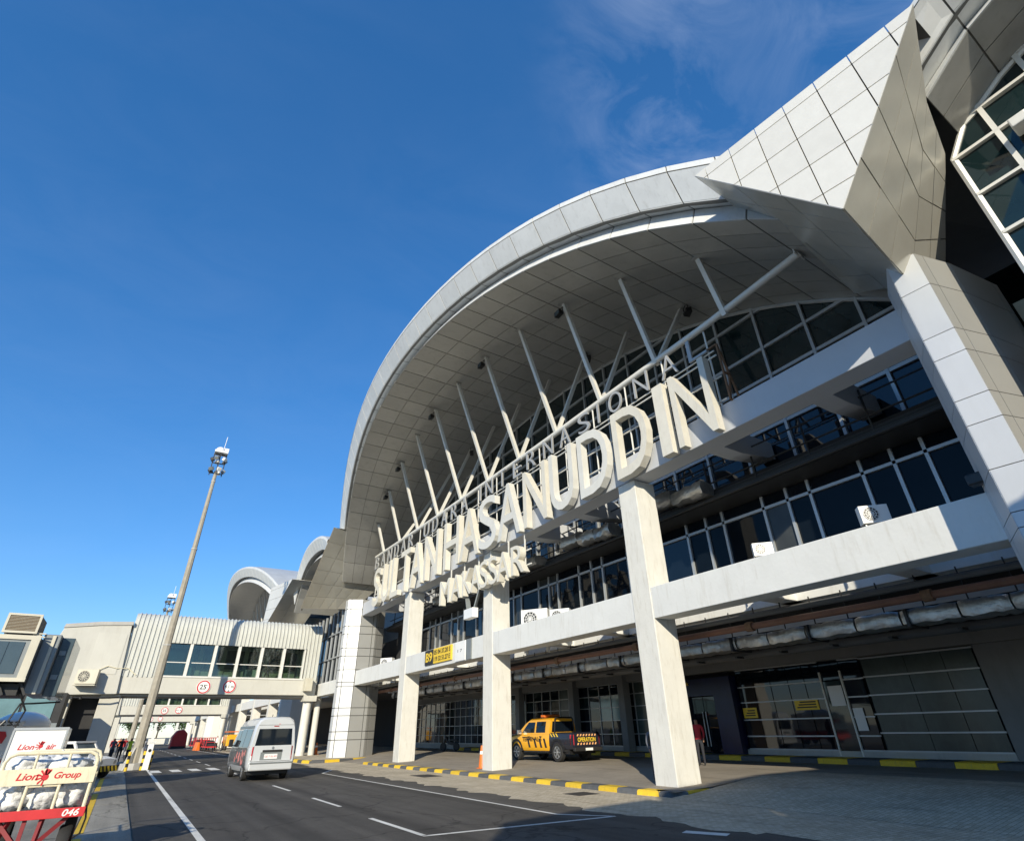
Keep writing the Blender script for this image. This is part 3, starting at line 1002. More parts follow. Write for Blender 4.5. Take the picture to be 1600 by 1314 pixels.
# far end of the main arch: one broad flank facing back along the road, with a thin stained front
fp_ = MB()
P1, P2, T2, W2 = Vector((10.3, 50.0, 10.9)), Vector((10.35, 42.9, 16.05)), Vector((14.6, 49.0, 11.05)), Vector((18.6, 45.4, 15.5))
P1b, P2b = Vector((10.75, 51.6, 11.0)), Vector((10.95, 44.6, 16.5))
fp_.add([p + Vector((0.06, 0.2, 0.06)) for p in (P1, P2, W2, T2)], [(0, 1, 2, 3)])
fp_.add([P2 + Vector((0.02, 0.1, 0)), (24, 43.2, 16.4), (24, 50, 16.4), P2b], [(0, 1, 2, 3)])
fpo = fp_.build('prow', LIGHTJ, term, fix=False)
patch_panels((P2, P1, T2, W2), 6, 6, CLAD_B, fpo)
patch_panels((P2b, P1b, P1, P2), 5, 1, CLAD_S, fpo)
prow((10.3, 67.4, 16.1), (10.3, 69.0, 11.2), (10.3, 56.0, 14.7), (14, 68.5, 11.1), (18.5, 70.0, 15.1), (14.0, 55.5, 14.6), (14.05, 57.5, 14.1), (14.05, 66.0, 11.1), side_c=False)

# ---- struts between the chord pipe and the soffit
chord = MB()
chord.tube([(14.45, 5.2, 14.62), (14.45, 9, 14.40), (14.45, 20, 14.22), (14.45, 32, 14.22), (14.45, 43.9, 14.38)], 0.13, 12)
chord.build('chord_pipe', STEEL_W, term, smooth=True)
MB().obox((14.45, 5.25, 14.66), (0.28, 0, 0), (0, 0.02, 0), (0, 0, 0.16)).build('chord_plate', STEEL_W, term)
for y in [8.18 + 3.385 * k for k in range(11)]:
    u = (y - CY) / 22.0
    xt = 12.25 + 2.4 * u * u
    e = main_arch.e5(u)
    MB().bar((14.45, y, 14.25), (xt, y, e.z + 0.05), 0.17, 0.17).build('strut', STEEL_W, term)
    if abs(u) < 0.72:
        MB().bar((14.5, y, 14.25), (16.9, y, e.z + 0.05), 0.17, 0.17).build('strut', STEEL_W, term)
    MB().box(xt - 0.2, xt + 0.2, y - 0.16, y + 0.16, e.z - 0.03, e.z + 0.02).build('strut_plate', SOFFIT, term)

# ---- glass walls
def mull(a, b, w, d, parent, m=None):
    return MB().bar(a, b, w, d, up=(1, 0, 0)).build('mullion', m or MULL, parent)

# upper wall under the arch: from the ledge up to the soffit curve
wall = MB().box(XF + 0.12, XF + 0.25, 3.2, 47.2, 9.0, 21).build('upper_glass_wall', INNER, term)
prof = [(main_arch.e5(u).y, main_arch.e5(u).z - 0.02) for u in [-0.955 + 1.91 * k / 40 for k in range(41)]]
poly = [(prof[0][0], 9.7)] + [(prof[-1][0], 9.7)] + prof[::-1]
poly = poly[::-1]
ycut = [3.6, 4.42] + [5.52 + 1.86 * k for k in range(22)] + [46.4]
zcut = [9.7, 11.62, 13.70, 15.05, 16.9, 18.8, 20.6]
for c in cells(poly, ycut, zcut, 0.05):
    ta, tb, yc, zc = random.uniform(-0.008, 0.008), random.uniform(-0.008, 0.008), c[0][0], c[0][1]
    MB().prism([(XF + 0.05 + ta * (p[0] - yc) + tb * (p[1] - zc), p[0], p[1]) for p in c], (0.02, 0, 0)).build('window_pane', GLASS if max(p[1] for p in c) < 13.8 else GLASS_T, wall)
def sz(y):
    u = max(-1, min(1, (y - CY) / 22.0))
    return main_arch.e5(u).z
for y in ycut[1:-1]:
    mull((XF, y, 9.7), (XF, y, sz(y) - 0.01), 0.11, 0.16, wall)
for z in zcut[:-1]:
    uu = [k / 400 for k in range(0, 380) if main_arch.e5(k / 400).z > z]
    hw = 22.0 * max(uu) if uu else 0
    if hw > 0.5:
        mull((XF, CY - hw, z), (XF, CY + hw, z), 0.13, 0.10, wall)
edge = MB()
edge.tube([(XF, p[0], p[1] - 0.06) for p in prof], 0.085, 6)
edge.build('arch_trim', MULL, wall)
# inclined brace lines seen on the wall
for y0, y1, z0, z1 in ((5.5, 9.2, 14.9, 13.75), (7.4, 11.0, 15.9, 14.0)):
    pass

# ledge between the floors with its dark services
MB().box(16.9, XF + 0.2, 3.3, 46.5, 8.98, 9.25).build('ledge', STEEL_D, term)
MB().box(17.35, XF + 0.1, 3.3, 46.5, 9.25, 9.66).build('ledge_upstand', INNER, term)
led = MB()
for z, x in ((9.32, 17.0), (9.42, 17.2), (9.05, 16.8)):
    led.tube([(x, 3.4, z), (x, 46.3, z)], 0.06, 6)
led.build('service_pipe', STEEL_D, term)

for y in [4.0 + 2.05 * k for k in range(21)]:
    MB().bar((16.95, y, 9.2), (16.95, y, 10.7), 0.05).build('drop_rod', STEEL_D, term)
for z in (9.75, 10.45):
    MB().tube([(16.95, 3.5, z), (16.95, 46, z)], 0.035, 6).build('service_pipe', STEEL_D, term)
yy = 12.0
while yy < 36:
    L = random.uniform(1.0, 1.8)
    d = MB()
    rings = []
    for k in range(7):
        q = []
        for (px, pz) in ((-0.34, -0.22), (0.0, -0.27), (0.34, -0.22), (0.4, 0), (0.34, 0.22), (0, 0.27), (-0.34, 0.22), (-0.4, 0)):
            q.append((16.6 + px + random.uniform(-0.05, 0.05), yy + L * k / 6, 9.55 + 0.15 * math.sin(yy) + pz + random.uniform(-0.05, 0.05)))
        rings.append(q)
    d.loft(rings)
    d.build('foil_duct', FOIL, term, smooth=True, angle=60)
    yy += L + (0.05 if random.random() < 0.75 else 2.2)
# middle floor windows: an uneven rhythm
mid = MB().box(18.14, 18.3, 3.2, 47, 5.3, 9.2).build('middle_glass_wall', INNER, term)
myc = [3.4, 4.35, 5.36, 6.24, 7.20, 9.0, 9.84, 10.82, 12.63, 13.46, 14.47]
y = 14.47
pat = [1.85, 0.83, 0.98, 1.8, 0.85, 1.0]
k = 0
while y < 45.5:
    y += pat[k % 6]
    k += 1
    myc.append(y)
for i in range(len(myc) - 1):
    for z0, z1 in ((5.5, 8.45), (8.55, 8.95)):
        x = 18.06 + random.uniform(-0.006, 0.006)
        MB().box(x, x + 0.02, myc[i] + 0.05, myc[i + 1] - 0.05, z0, z1).build('window_pane', random.choice((GLASS_M, GLASS_M, GLASS_M, GLASS, GLASS_M, GLASS_B)), mid)
for y in myc:
    mull((18.04, y, 5.5), (18.04, y, 8.96), 0.10, 0.14, mid)
mull((18.03, 3.4, 8.5), (18.03, myc[-1], 8.5), 0.10, 0.12, mid)

# middle floor slab, its lit edge and the soffit over the drive
MB().box(17.2, 26, -12, 60, 5.0, 5.45).build('floor_slab', W_PAINT, term)
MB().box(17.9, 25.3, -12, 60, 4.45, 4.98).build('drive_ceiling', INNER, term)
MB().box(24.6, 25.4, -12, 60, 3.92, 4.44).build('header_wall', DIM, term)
for y in [4.5 + 1.0 * k for k in range(42)]:
    MB().bar((16.9, y, 5.0), (16.9, y, 4.2), 0.03).build('pipe_hanger', STEEL_D, term)
MB().tube([(16.2, -5, 4.62), (16.2, 46, 4.62)], 0.075, 8).build('service_pipe', PIPE_G, term, smooth=True)
MB().tube([(16.55, -5, 4.38), (16.55, 46, 4.38)], 0.10, 8).build('service_pipe', PIPE_R, term, smooth=True)
cp = MB()
for y in [6.2 + 5.3 * k for k in range(8)]:
    cp.tube([(16.55, y - 0.12, 4.38), (16.55, y + 0.12, 4.38)], 0.15, 10)
cp.build('pipe_coupling', RUST, term, smooth=True)
MB().tube([(17.2, -5, 4.86), (17.2, 46, 4.86)], 0.05, 8).build('service_pipe', PIPE_G, term, smooth=True)
MB().box(17.3, 17.36, -5, 46, 4.28, 4.40).build('cable_tray', MULL, term)
# crinkled foil duct in lengths
y = -2.0
while y < 45:
    L = random.uniform(1.1, 1.6)
    d = MB()
    rings = []
    nn = 9
    for k in range(nn + 1):
        yy = y + 0.02 + (L - 0.04) * k / nn
        s = 1.0 - (0.10 if k in (0, nn) else 0.0)
        ring = []
        for (px, pz) in ((-0.42, -0.19), (0.0, -0.23), (0.42, -0.19), (0.46, 0), (0.42, 0.19), (0, 0.21), (-0.42, 0.19), (-0.47, 0)):
            ring.append((17.95 + px * s + random.uniform(-0.02, 0.02), yy, 4.10 + pz * s + random.uniform(-0.025, 0.025)))
        rings.append(ring)
    d.loft(rings)
    d.build('foil_duct', FOIL, term, smooth=True, angle=60)
    y += L
for y in [-1.5 + 2.9 * k for k in range(17)]:
    MB().box(17.42, 18.48, y, y + 0.07, 3.84, 4.36).build('duct_strap', STEEL_D, term)
MB().tube([(18.9, -5, 3.86), (18.9, 46, 3.86)], 0.17, 10).build('service_pipe', PIPE_G, term, smooth=True)
jn = MB()
for y in [1.0 + 1.8 * k for k in range(25)]:
    jn.box(18.4, 19.3, y, y + 0.10, 3.72, 3.78)
jn.build('pipe_support', STEEL_D, term)

# ground floor wall at the back of the drive
back = MB().box(25.3, 25.5, -12, 58, 0.2, 4.4).build('ground_floor_wall', INNER, term)
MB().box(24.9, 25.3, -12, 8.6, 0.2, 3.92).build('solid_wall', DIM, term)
MB().box(24.92, 25.28, 8.62, 19.0, 0.40, 0.60).build('plinth', CONC, term)
MB().box(24.92, 25.28, 22.0, 58, 0.22, 0.62).build('plinth', CONC, term)
# frosted bay
zf = [0.62, 1.22, 1.86, 2.52, 3.18, 3.86]
yf = [8.68, 9.7, 11.0, 12.66]
for j in range(5):
    for i in range(3):
        MB().box(25.0 + random.uniform(-0.005, 0.005), 25.03, yf[i] + 0.012, yf[i + 1] - 0.012, zf[j] + 0.03, zf[j + 1] - 0.03).build('frosted_pane', GLASS_F, back)
for z in zf:
    MB().box(24.94, 25.0, 8.64, 12.7, z - 0.025, z + 0.025).build('transom', MULL, back)
# clear entrance bay, reflecting the apron
ye = [12.75, 13.6, 14.5, 15.3, 16.1, 17.0, 17.9, 18.8]
ze = [0.62, 1.12, 1.78, 2.50, 3.15, 3.90]
for i in range(7):
    for j in range(5):
        if i == 1 and j < 4:
            continue
        MB().box(25.0 + random.uniform(-0.006, 0.006), 25.03, ye[i] + 0.02, ye[i + 1] - 0.02, ze[j] + 0.02, ze[j + 1] - 0.02).build('window_pane', GLASS, back)
for z in ze:
    for a, b in ((12.72, 13.58), (14.5, 18.8)):
        MB().box(24.95, 25.0, a, b, z - 0.025, z + 0.025).build('transom', MULL, back)
MB().box(24.95, 25.02, 13.62, 14.48, 0.45, 3.12).build('glass_door', GLASS_T, back)
for y in (13.6, 14.5):
    MB().box(24.9, 24.98, y - 0.03, y + 0.03, 0.42, 3.5).build('door_post', STEEL_W, back)
MB().box(24.93, 24.95, 13.7, 14.3, 2.2, 2.95).build('door_poster', WHITE_P, back)
MB().box(24.93, 24.95, 13.1, 13.5, 1.3, 2.1).build('door_poster', WHITE_P, back)
# deep blue printed portal with a double glass door
MB().box(24.55, 25.1, 18.9, 20.0, 0.22, 3.7).build('portal_panel', BLUE_P, back)
MB().box(24.55, 25.1, 21.9, 22.8, 0.22, 3.7).build('portal_panel', BLUE_P, back)
MB().box(24.6, 25.1, 20.0, 21.9, 2.9, 3.7).build('portal_panel', BLUE_P, back)
for y in (20.02, 20.98):
    MB().box(24.85, 24.88, y, y + 0.92, 0.25, 2.86).build('glass_door', GLASS, back)
for y in (20.85, 21.05):
    MB().tube([(24.78, y, 0.7), (24.78, y, 2.2)], 0.025, 8).build('door_handle', MULL, back)
tx = MB()
put_text(tx, 'Domestik', (24.55, 22.6, 3.42), (0, -1, 0), (0, 0, 1), 1.15, 0.16, 0.01, 0.01)
tx.build('portal_lettering', YEL_P, back)
for y, w, z in ((18.0, 0.75, 1.86), (14.9, 1.1, 2.1)):
    nt = MB().box(24.96, 24.985, y, y + w, z, z + 0.42).build('yellow_notice', YEL_P, back)
    for k in range(3):
        MB().box(24.952, 24.958, y + 0.1, y + w - 0.1 - 0.08 * k, z + 0.08 + k * 0.1, z + 0.13 + k * 0.1).build('notice_print', BLACK_P, back)
# far part of the ground floor: a grid of panes
yg = [22.9 + 1.05 * k for k in range(34)]
zg = [0.64, 1.25, 1.95, 2.65, 3.3, 3.9]
for i in range(len(yg) - 1):
    for j in range(5):
        g = (GLASS, GLASS_T, GLASS)[(i * 7 + j) % 3]
        if i in (4, 5) and 1 < j < 4: g = TEAL_GL
        if i in (2, 9): g = GLASS_F
        MB().box(25.0 + random.uniform(-0.006, 0.006), 25.03, yg[i] + 0.02, yg[i + 1] - 0.02, zg[j] + 0.02, zg[j + 1] - 0.02).build('window_pane', g, back)
for y in yg:
    MB().box(24.95, 25.0, y - 0.025, y + 0.025, 0.62, 3.92).build('mullion', MULL, back)
for z in zg:
    MB().box(24.96, 24.99, 22.9, yg[-1], z - 0.02, z + 0.02).build('transom', MULL, back)
for y in (26.2, 31.0, 37.5):
    MB().box(24.3, 24.8, y, y + 0.5, 0.22, 4.4).build('inner_column', DIM, term)

# ---- the near glass bay under the small arch, right edge of the view
XB = 13.65
bay = MB().box(XB + 0.5, XB + 0.6, -12, 0.6, 7.4, 16.0).build('side_glass_wall', INNER, term)
MB().box(15.3, 21.0, 2.6, 2.75, 8.0, 13.5).build('inner_wall', INNER, term)
MB().box(20.8, 21.0, -12, 2.6, 8.0, 14.5).build('inner_wall', GLASS_T, term)
bpol = [(-11.0, 7.4), (1.06, 7.4), (0.98, 13.45), (0.52, 14.15)] + [(near_small.e5(u).y, near_small.e5(u).z - 0.05) for u in (0.66, 0.55, 0.4, 0.2, 0, -0.2, -0.4, -0.6, -0.8, -0.97)]
byc = [-11.0, -9.0, -7.2, -5.6, -4.2, -3.0, -1.9, -0.85, 0.12, 1.03]
bzc = [7.4, 8.5, 9.6, 10.85, 12.1, 13.38, 14.28, 15.0, 15.7]
for c in cells(bpol, byc, bzc, 0.05):
    MB().prism([(XB + random.uniform(-0.01, 0.01), p[0], p[1]) for p in c], (0.02, 0, 0)).build('window_pane', GLASS_T, bay)
for y in byc[1:-1]:
    u = (y + 4.2) / 6.8
    mull((XB - 0.03, y, 7.4), (XB - 0.03, y, near_small.e5(u).z - 0.05), 0.10, 0.14, bay, STEEL_W)
for z, y1 in ((8.5, 1.05), (9.6, 1.04), (10.85, 1.0), (12.1, 1.0), (13.38, 1.02), (14.28, 0.4), (15.0, -0.7)):
    mull((XB - 0.04, -11, z), (XB - 0.04, y1, z), 0.08, 0.12, bay, STEEL_W)
m = MB()
m.tube([(XB - 0.02, 1.06, 7.4), (XB - 0.02, 0.98, 13.45), (XB - 0.02, 0.52, 14.15)] + [(XB - 0.02, near_small.e5(u).y, near_small.e5(u).z - 0.08) for u in (0.66, 0.55, 0.4, 0.2, 0)], 0.075, 6)
m.build('frame', STEEL_W, bay)
MB().obox((XB - 0.35, -0.25, 12.9), (0.22, 0, 0), (0, 0.16, 0), (0, 0, 0.13)).build('camera_housing', STEEL_W, bay, bevel=0.03)
MB().bar((XB - 0.2, -0.25, 13.0), (XB, -0.2, 13.35), 0.06).build('camera_arm', STEEL_W, bay)
# glass screen hanging beside the near column
MB().box(16.7, 16.74, -6, 1.85, 10.0, 10.9).build('glass_screen', TEAL_GL, term)
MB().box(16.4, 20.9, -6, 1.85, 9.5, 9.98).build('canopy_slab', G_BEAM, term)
MB().box(17.8, 18.2, -12, 1.8, 5.4, 9.7).build('side_middle_wall', GLASS_M, term)
# ribbed glass between the far column and the bridge
fb = MB().box(14.0, 14.2, 48.4, 60, 5.4, 11.2).build('end_glass_wall', GLASS, term)
for y in [48.6 + 1.3 * k for k in range(9)]:
    MB().box(13.90, 14.0, y, y + 0.10, 5.4, 11.2).build('fin', MULL, fb)
for z in (7.2, 9.2):
    MB().box(13.86, 13.98, 48.4, 60, z, z + 0.1).build('transom', MULL, fb)
MB().box(13.6, 14.3, 48.2, 60, 4.4, 5.38).build('end_fascia', W_PAINT, term)
# bulk of the building behind
MB().box(26, 46, -40, 130, 0, 13.5).build('rear_block', W_PAINT, term)
MB().box(19.2, 45, -12, 105, 5.46, 9.0).build('core', INNER, term)
# ------------------------------------------------------------------ signs on the facade
big = empty('name_sign', (14.2, 25, 10.0), 'large cream block letters SULTAN HASANUDDIN standing on the upper beam', 'sign')
BL = [('S', 42.45, 40.75), ('U', 40.45, 38.8), ('L', 38.6, 36.95), ('T', 36.85, 34.95), ('A', 35.05, 32.75), ('N', 32.7, 30.35),
      ('H', 29.75, 27.5), ('A', 27.65, 25.1), ('S', 25.35, 23.2), ('A', 23.3, 20.9), ('N', 20.8, 18.65), ('U', 18.55, 16.6),
      ('D', 16.4, 14.3), ('D', 14.1, 12.05), ('I', 11.7, 11.15), ('N', 10.9, 9.05)]
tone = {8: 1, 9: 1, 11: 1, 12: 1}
for i, (ch, ya, yb) in enumerate(BL):
    mb = MB()
    put_text(mb, ch, (14.28, ya - 0.06, 9.98), (0, -1, 0), (0, 0, 1), (ya - yb) * 0.9, 2.92, 0.33, 0.0)
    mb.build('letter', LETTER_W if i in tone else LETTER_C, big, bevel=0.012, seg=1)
    if ch in 'SUD':
        pass
fr = MB()
for z in (11.15, 12.05, 12.95):
    fr.tube([(14.42, 43.4, z), (14.42, 8.9, z)], 0.035, 6)
for y in [9.2 + 2.13 * k for k in range(17)]:
    fr.tube([(14.46, y, 10.98), (14.46, y, 14.2)], 0.035, 6)
fr.build('sign_frame', STEEL_W, big)
rf = MB()
for a, b in (((14.35, 8.75, 11.0), (14.35, 8.75, 13.3)), ((14.95, 8.75, 11.0), (14.35, 8.75, 13.3)), ((14.35, 8.75, 11.0), (14.95, 8.75, 11.0)),
             ((14.35, 8.75, 12.1), (14.65, 8.75, 12.1)), ((14.35, 8.75, 13.3), (14.35, 9.6, 13.3)), ((14.65, 8.75, 12.1), (14.35, 8.75, 11.0))):
    rf.bar(a, b, 0.06)
rf.build('end_brace', RUST, big)

row = empty('top_sign', (14.3, 25, 13.1), 'row of small grey metal letters BANDAR UDARA INTERNASIONAL above the big letters', 'sign')
cen = [42.9, 41.5, 40.1, 38.7, 37.3, 35.9, 33.2, 31.8, 30.4, 29.0, 27.6] + [25.6, 24.6, 23.15, 21.6, 20.3, 18.8, 17.45, 16.0, 15.0, 13.9, 12.35, 10.85, 9.5]
for ch, y in zip('BANDARUDARAINTERNASIONAL', cen):
    mb = MB()
    w = 0.10 if ch == 'I' else 0.80
    put_text(mb, ch, (14.28, y + w / 2, 13.14), (0, -1, 0), (0, 0, 1), w, 0.95, 0.08, -0.012)
    mb.build('letter', LETTER_S, row)
rr = MB()
for z in (13.10,):
    rr.tube([(14.34, 43.6, z), (14.34, 8.9, z)], 0.03, 6)
rr.build('rail', STEEL_W, row)

city = empty('city_sign', (14.1, 25.5, 8.0), 'cream block letters MAKASSAR hanging below the upper beam', 'sign')
for ch, y, w in (('M', 30.0, 1.42), ('A', 28.5, 1.3), ('K', 27.1, 1.15), ('A', 26.15, 1.2), ('S', 25.15, 0.95), ('S', 24.2, 0.98), ('A', 23.35, 1.3), ('R', 22.0, 1.25)):
    mb = MB()
    put_text(mb, ch, (14.3, y, 8.0), (0, -1, 0), (0, 0, 1), w * 0.92, 1.38, 0.34, 0.0)
    mb.build('letter', LETTER_C, city, bevel=0.01, seg=1)
hg = MB()
for y in (29.3, 27.6, 25.9, 24.6, 22.8, 21.3):
    hg.bar((14.36, y, 8.1), (14.36, y, 10.0), 0.06)
hg.bar((14.37, 30, 9.1), (14.37, 20.8, 9.1), 0.05)
hg.bar((14.37, 30, 8.4), (14.37, 20.8, 8.4), 0.05)
hg.build('hanger', STEEL_W, city)

gate = empty('stand_sign', (14.42, 30.8, 5.0), 'yellow and black aircraft stand board B9 with coordinates on the lower beam', 'sign')
MB().box(14.38, 14.465, 29.0, 31.35, 5.02, 5.82).build('panel', YEL_P, gate, bevel=0.01)
MB().box(14.38, 14.465, 31.36, 32.55, 5.02, 5.82).build('panel', BLACK_P, gate, bevel=0.01)
mb = MB(); put_text(mb, 'B9', (14.378, 32.4, 5.16), (0, -1, 0), (0, 0, 1), 0.9, 0.52, 0.01, 0.02)
mb.build('lettering', YEL_P, gate)
mb = MB(); put_text(mb, '05 04 37.20 S', (14.378, 31.25, 5.48), (0, -1, 0), (0, 0, 1), 2.1, 0.25, 0.01, 0.015)
put_text(mb, '119 32 51.27 E', (14.378, 31.25, 5.12), (0, -1, 0), (0, 0, 1), 2.1, 0.25, 0.01, 0.015)
mb.build('lettering', BLACK_P, gate)
wp = empty('wall_plate', (14.45, 27, 5.1), 'white plate split by a grey conduit beside the yellow stand board', 'sign')
MB().box(14.42, 14.468, 27.45, 28.6, 4.86, 5.84).build('panel', WHITE, wp)
MB().box(14.40, 14.468, 26.75, 27.3, 4.84, 5.84).build('conduit', GREY_M, wp)
mb = MB(); put_text(mb, '1 7', (14.418, 28.3, 5.3), (0, -1, 0), (0, 0, 1), 0.5, 0.14, 0.006); mb.build('lettering', BLACK_P, wp)
bx = empty('junction_box', (14.2, 25.6, 6.5), 'white electrical box on a bracket below the MAKASSAR letters', 'electrical box')
MB().box(14.0, 14.35, 25.9, 26.9, 6.75, 7.25).build('casing', WHITE, bx, bevel=0.02)
mb = MB(); mb.bar((14.2, 26.7, 7.25), (14.35, 27.2, 8.1), 0.25, 0.06); mb.bar((14.2, 26.0, 7.25), (14.35, 25.8, 8.1), 0.25, 0.06)
mb.build('bracket', GREY_M, bx)

# floodlights on struts
def flood(loc, rz, label, group):
    t = empty('floodlight', (0, 0, 0), label, 'floodlight', group)
    MB().prism([(-0.16, -0.2, -0.14), (-0.16, -0.2, 0.14), (0.10, -0.2, 0.08), (0.10, -0.2, -0.08)], (0, 0.4, 0)).build('housing', BLACK, t)
    MB().box(-0.175, -0.162, -0.17, 0.17, -0.11, 0.11).build('lens', GREY_GL, t)
    m = MB()
    for s in (-1, 1):
        m.bar((0, s * 0.22, 0), (0.05, s * 0.22, 0.32), 0.03)
    m.bar((0.05, -0.22, 0.32), (0.05, 0.22, 0.32), 0.03)
    m.build('yoke', BLACK, t)
    t.location = loc
    t.rotation_euler = (0, 0, rz)
    return t
for n, y in enumerate((14.95, 21.72, 28.5, 35.3, 38.6)):
    u = (y - CY) / 22
    z = main_arch.e5(u).z
    flood((12.25 + 2.4 * u * u - 0.1, y + 0.25, z - 0.5), 0.0,
          ['black floodlight high on the nearest lamp-carrying strut under the eaves', 'black floodlight on a strut right of the arch centre',
           'black floodlight on a strut left of the arch centre', 'black floodlight on a strut far down the arch', 'black floodlight on the farthest lamp-carrying strut'][n], 'floodlights under the arch')
for n, y in enumerate((11.5, 18.3, 31.9)):
    u = (y - CY) / 22
    flood((16.75, y - 0.3, main_arch.e5(u).z - 0.45), 2.6, ['black floodlight on the inner strut nearest the white column', 'black floodlight on an inner strut behind the big letter D',
          'black floodlight on an inner strut toward the far end'][n], 'floodlights on the inner struts')
sp = empty('speaker', (14.0, 3.6, 6.3), 'small black loudspeaker at the foot of the near white column above the lower beam', 'speaker')
MB().obox((14.3, 3.55, 6.12), (0.13, 0, 0), (0, 0.22, 0), (0, 0, 0.13)).build('housing', BLACK, sp, bevel=0.04)
MB().bar((14.35, 3.5, 5.86), (14.35, 3.5, 6.05), 0.05).build('stand', BLACK, sp)

# air conditioners
def aircon(label, group, fan=True, m=None):
    """outdoor unit, front toward -x, base at origin, 0.85 wide 0.62 high"""
    t = empty('air_conditioner', (0, 0, 0), label, 'air conditioner', group)
    MB().box(-0.16, 0.16, -0.43, 0.43, 0.03, 0.62).build('casing', m or WHITE, t, bevel=0.015)
    f = MB()
    disc(f, (-0.17, 0.12, 0.33), (0, -1, 0), (0, 0, 1), 0, 0.23, 0.008, 20)
    f.build('fan_opening', BLACK, t)
    g = MB()
    for r in (0.07, 0.14, 0.21):
        disc(g, (-0.18, 0.12, 0.33), (0, -1, 0), (0, 0, 1), r, r + 0.012, 0.008, 20)
    for a in range(6):
        c, s = math.cos(a * math.pi / 6), math.sin(a * math.pi / 6)
        g.bar((-0.186, 0.12 - c * 0.23, 0.33 - s * 0.23), (-0.186, 0.12 + c * 0.23, 0.33 + s * 0.23), 0.012)
    g.build('fan_guard', m or WHITE, t)
    k = MB(); k.box(-0.15, 0.15, -0.35, -0.29, 0, 0.03); k.box(-0.15, 0.15, 0.29, 0.35, 0, 0.03)
    k.build('foot', STEEL_D, t)
    return t
spots = [(16.2, 6.6, 6.32, 'white air conditioner peeping over the lower beam nearest the clad column', 0.75, 0.85), (16.2, 10.15, 6.30, 'white air conditioner peeping over the lower beam near the first plain pillar', 0.75, 0.72),
         (15.75, 22.6, 5.7, 'white cabinet air conditioner just right of the middle pillar above the beam', 0.6, 1.6), (15.75, 20.6, 5.7, 'smaller white air conditioner second right of the middle pillar', 0.6, 1.1),
         (15.75, 37.9, 5.75, 'white air conditioner just left of the farthest pillar', 0.6, 1.2), (15.75, 42.6, 5.75, 'white air conditioner on the beam beside the far clad column', 0.6, 1.2)]
for x, y, z, lb, r, sc_ in spots:
    a = aircon(lb, 'air conditioners on the lower beam')
    m = MB()
    for yy in (-0.35, 0.35):
        m.bar((-0.1, yy, -0.6), (-0.1, yy, 0), 0.04); m.bar((0.1, yy, -0.6), (0.1, yy, 0), 0.04)
    m.build('stand', STEEL_W, a)
    a.location = (x, y, z)
    a.rotation_euler = (0, 0, r)
    a.scale = (sc_, sc_, sc_)

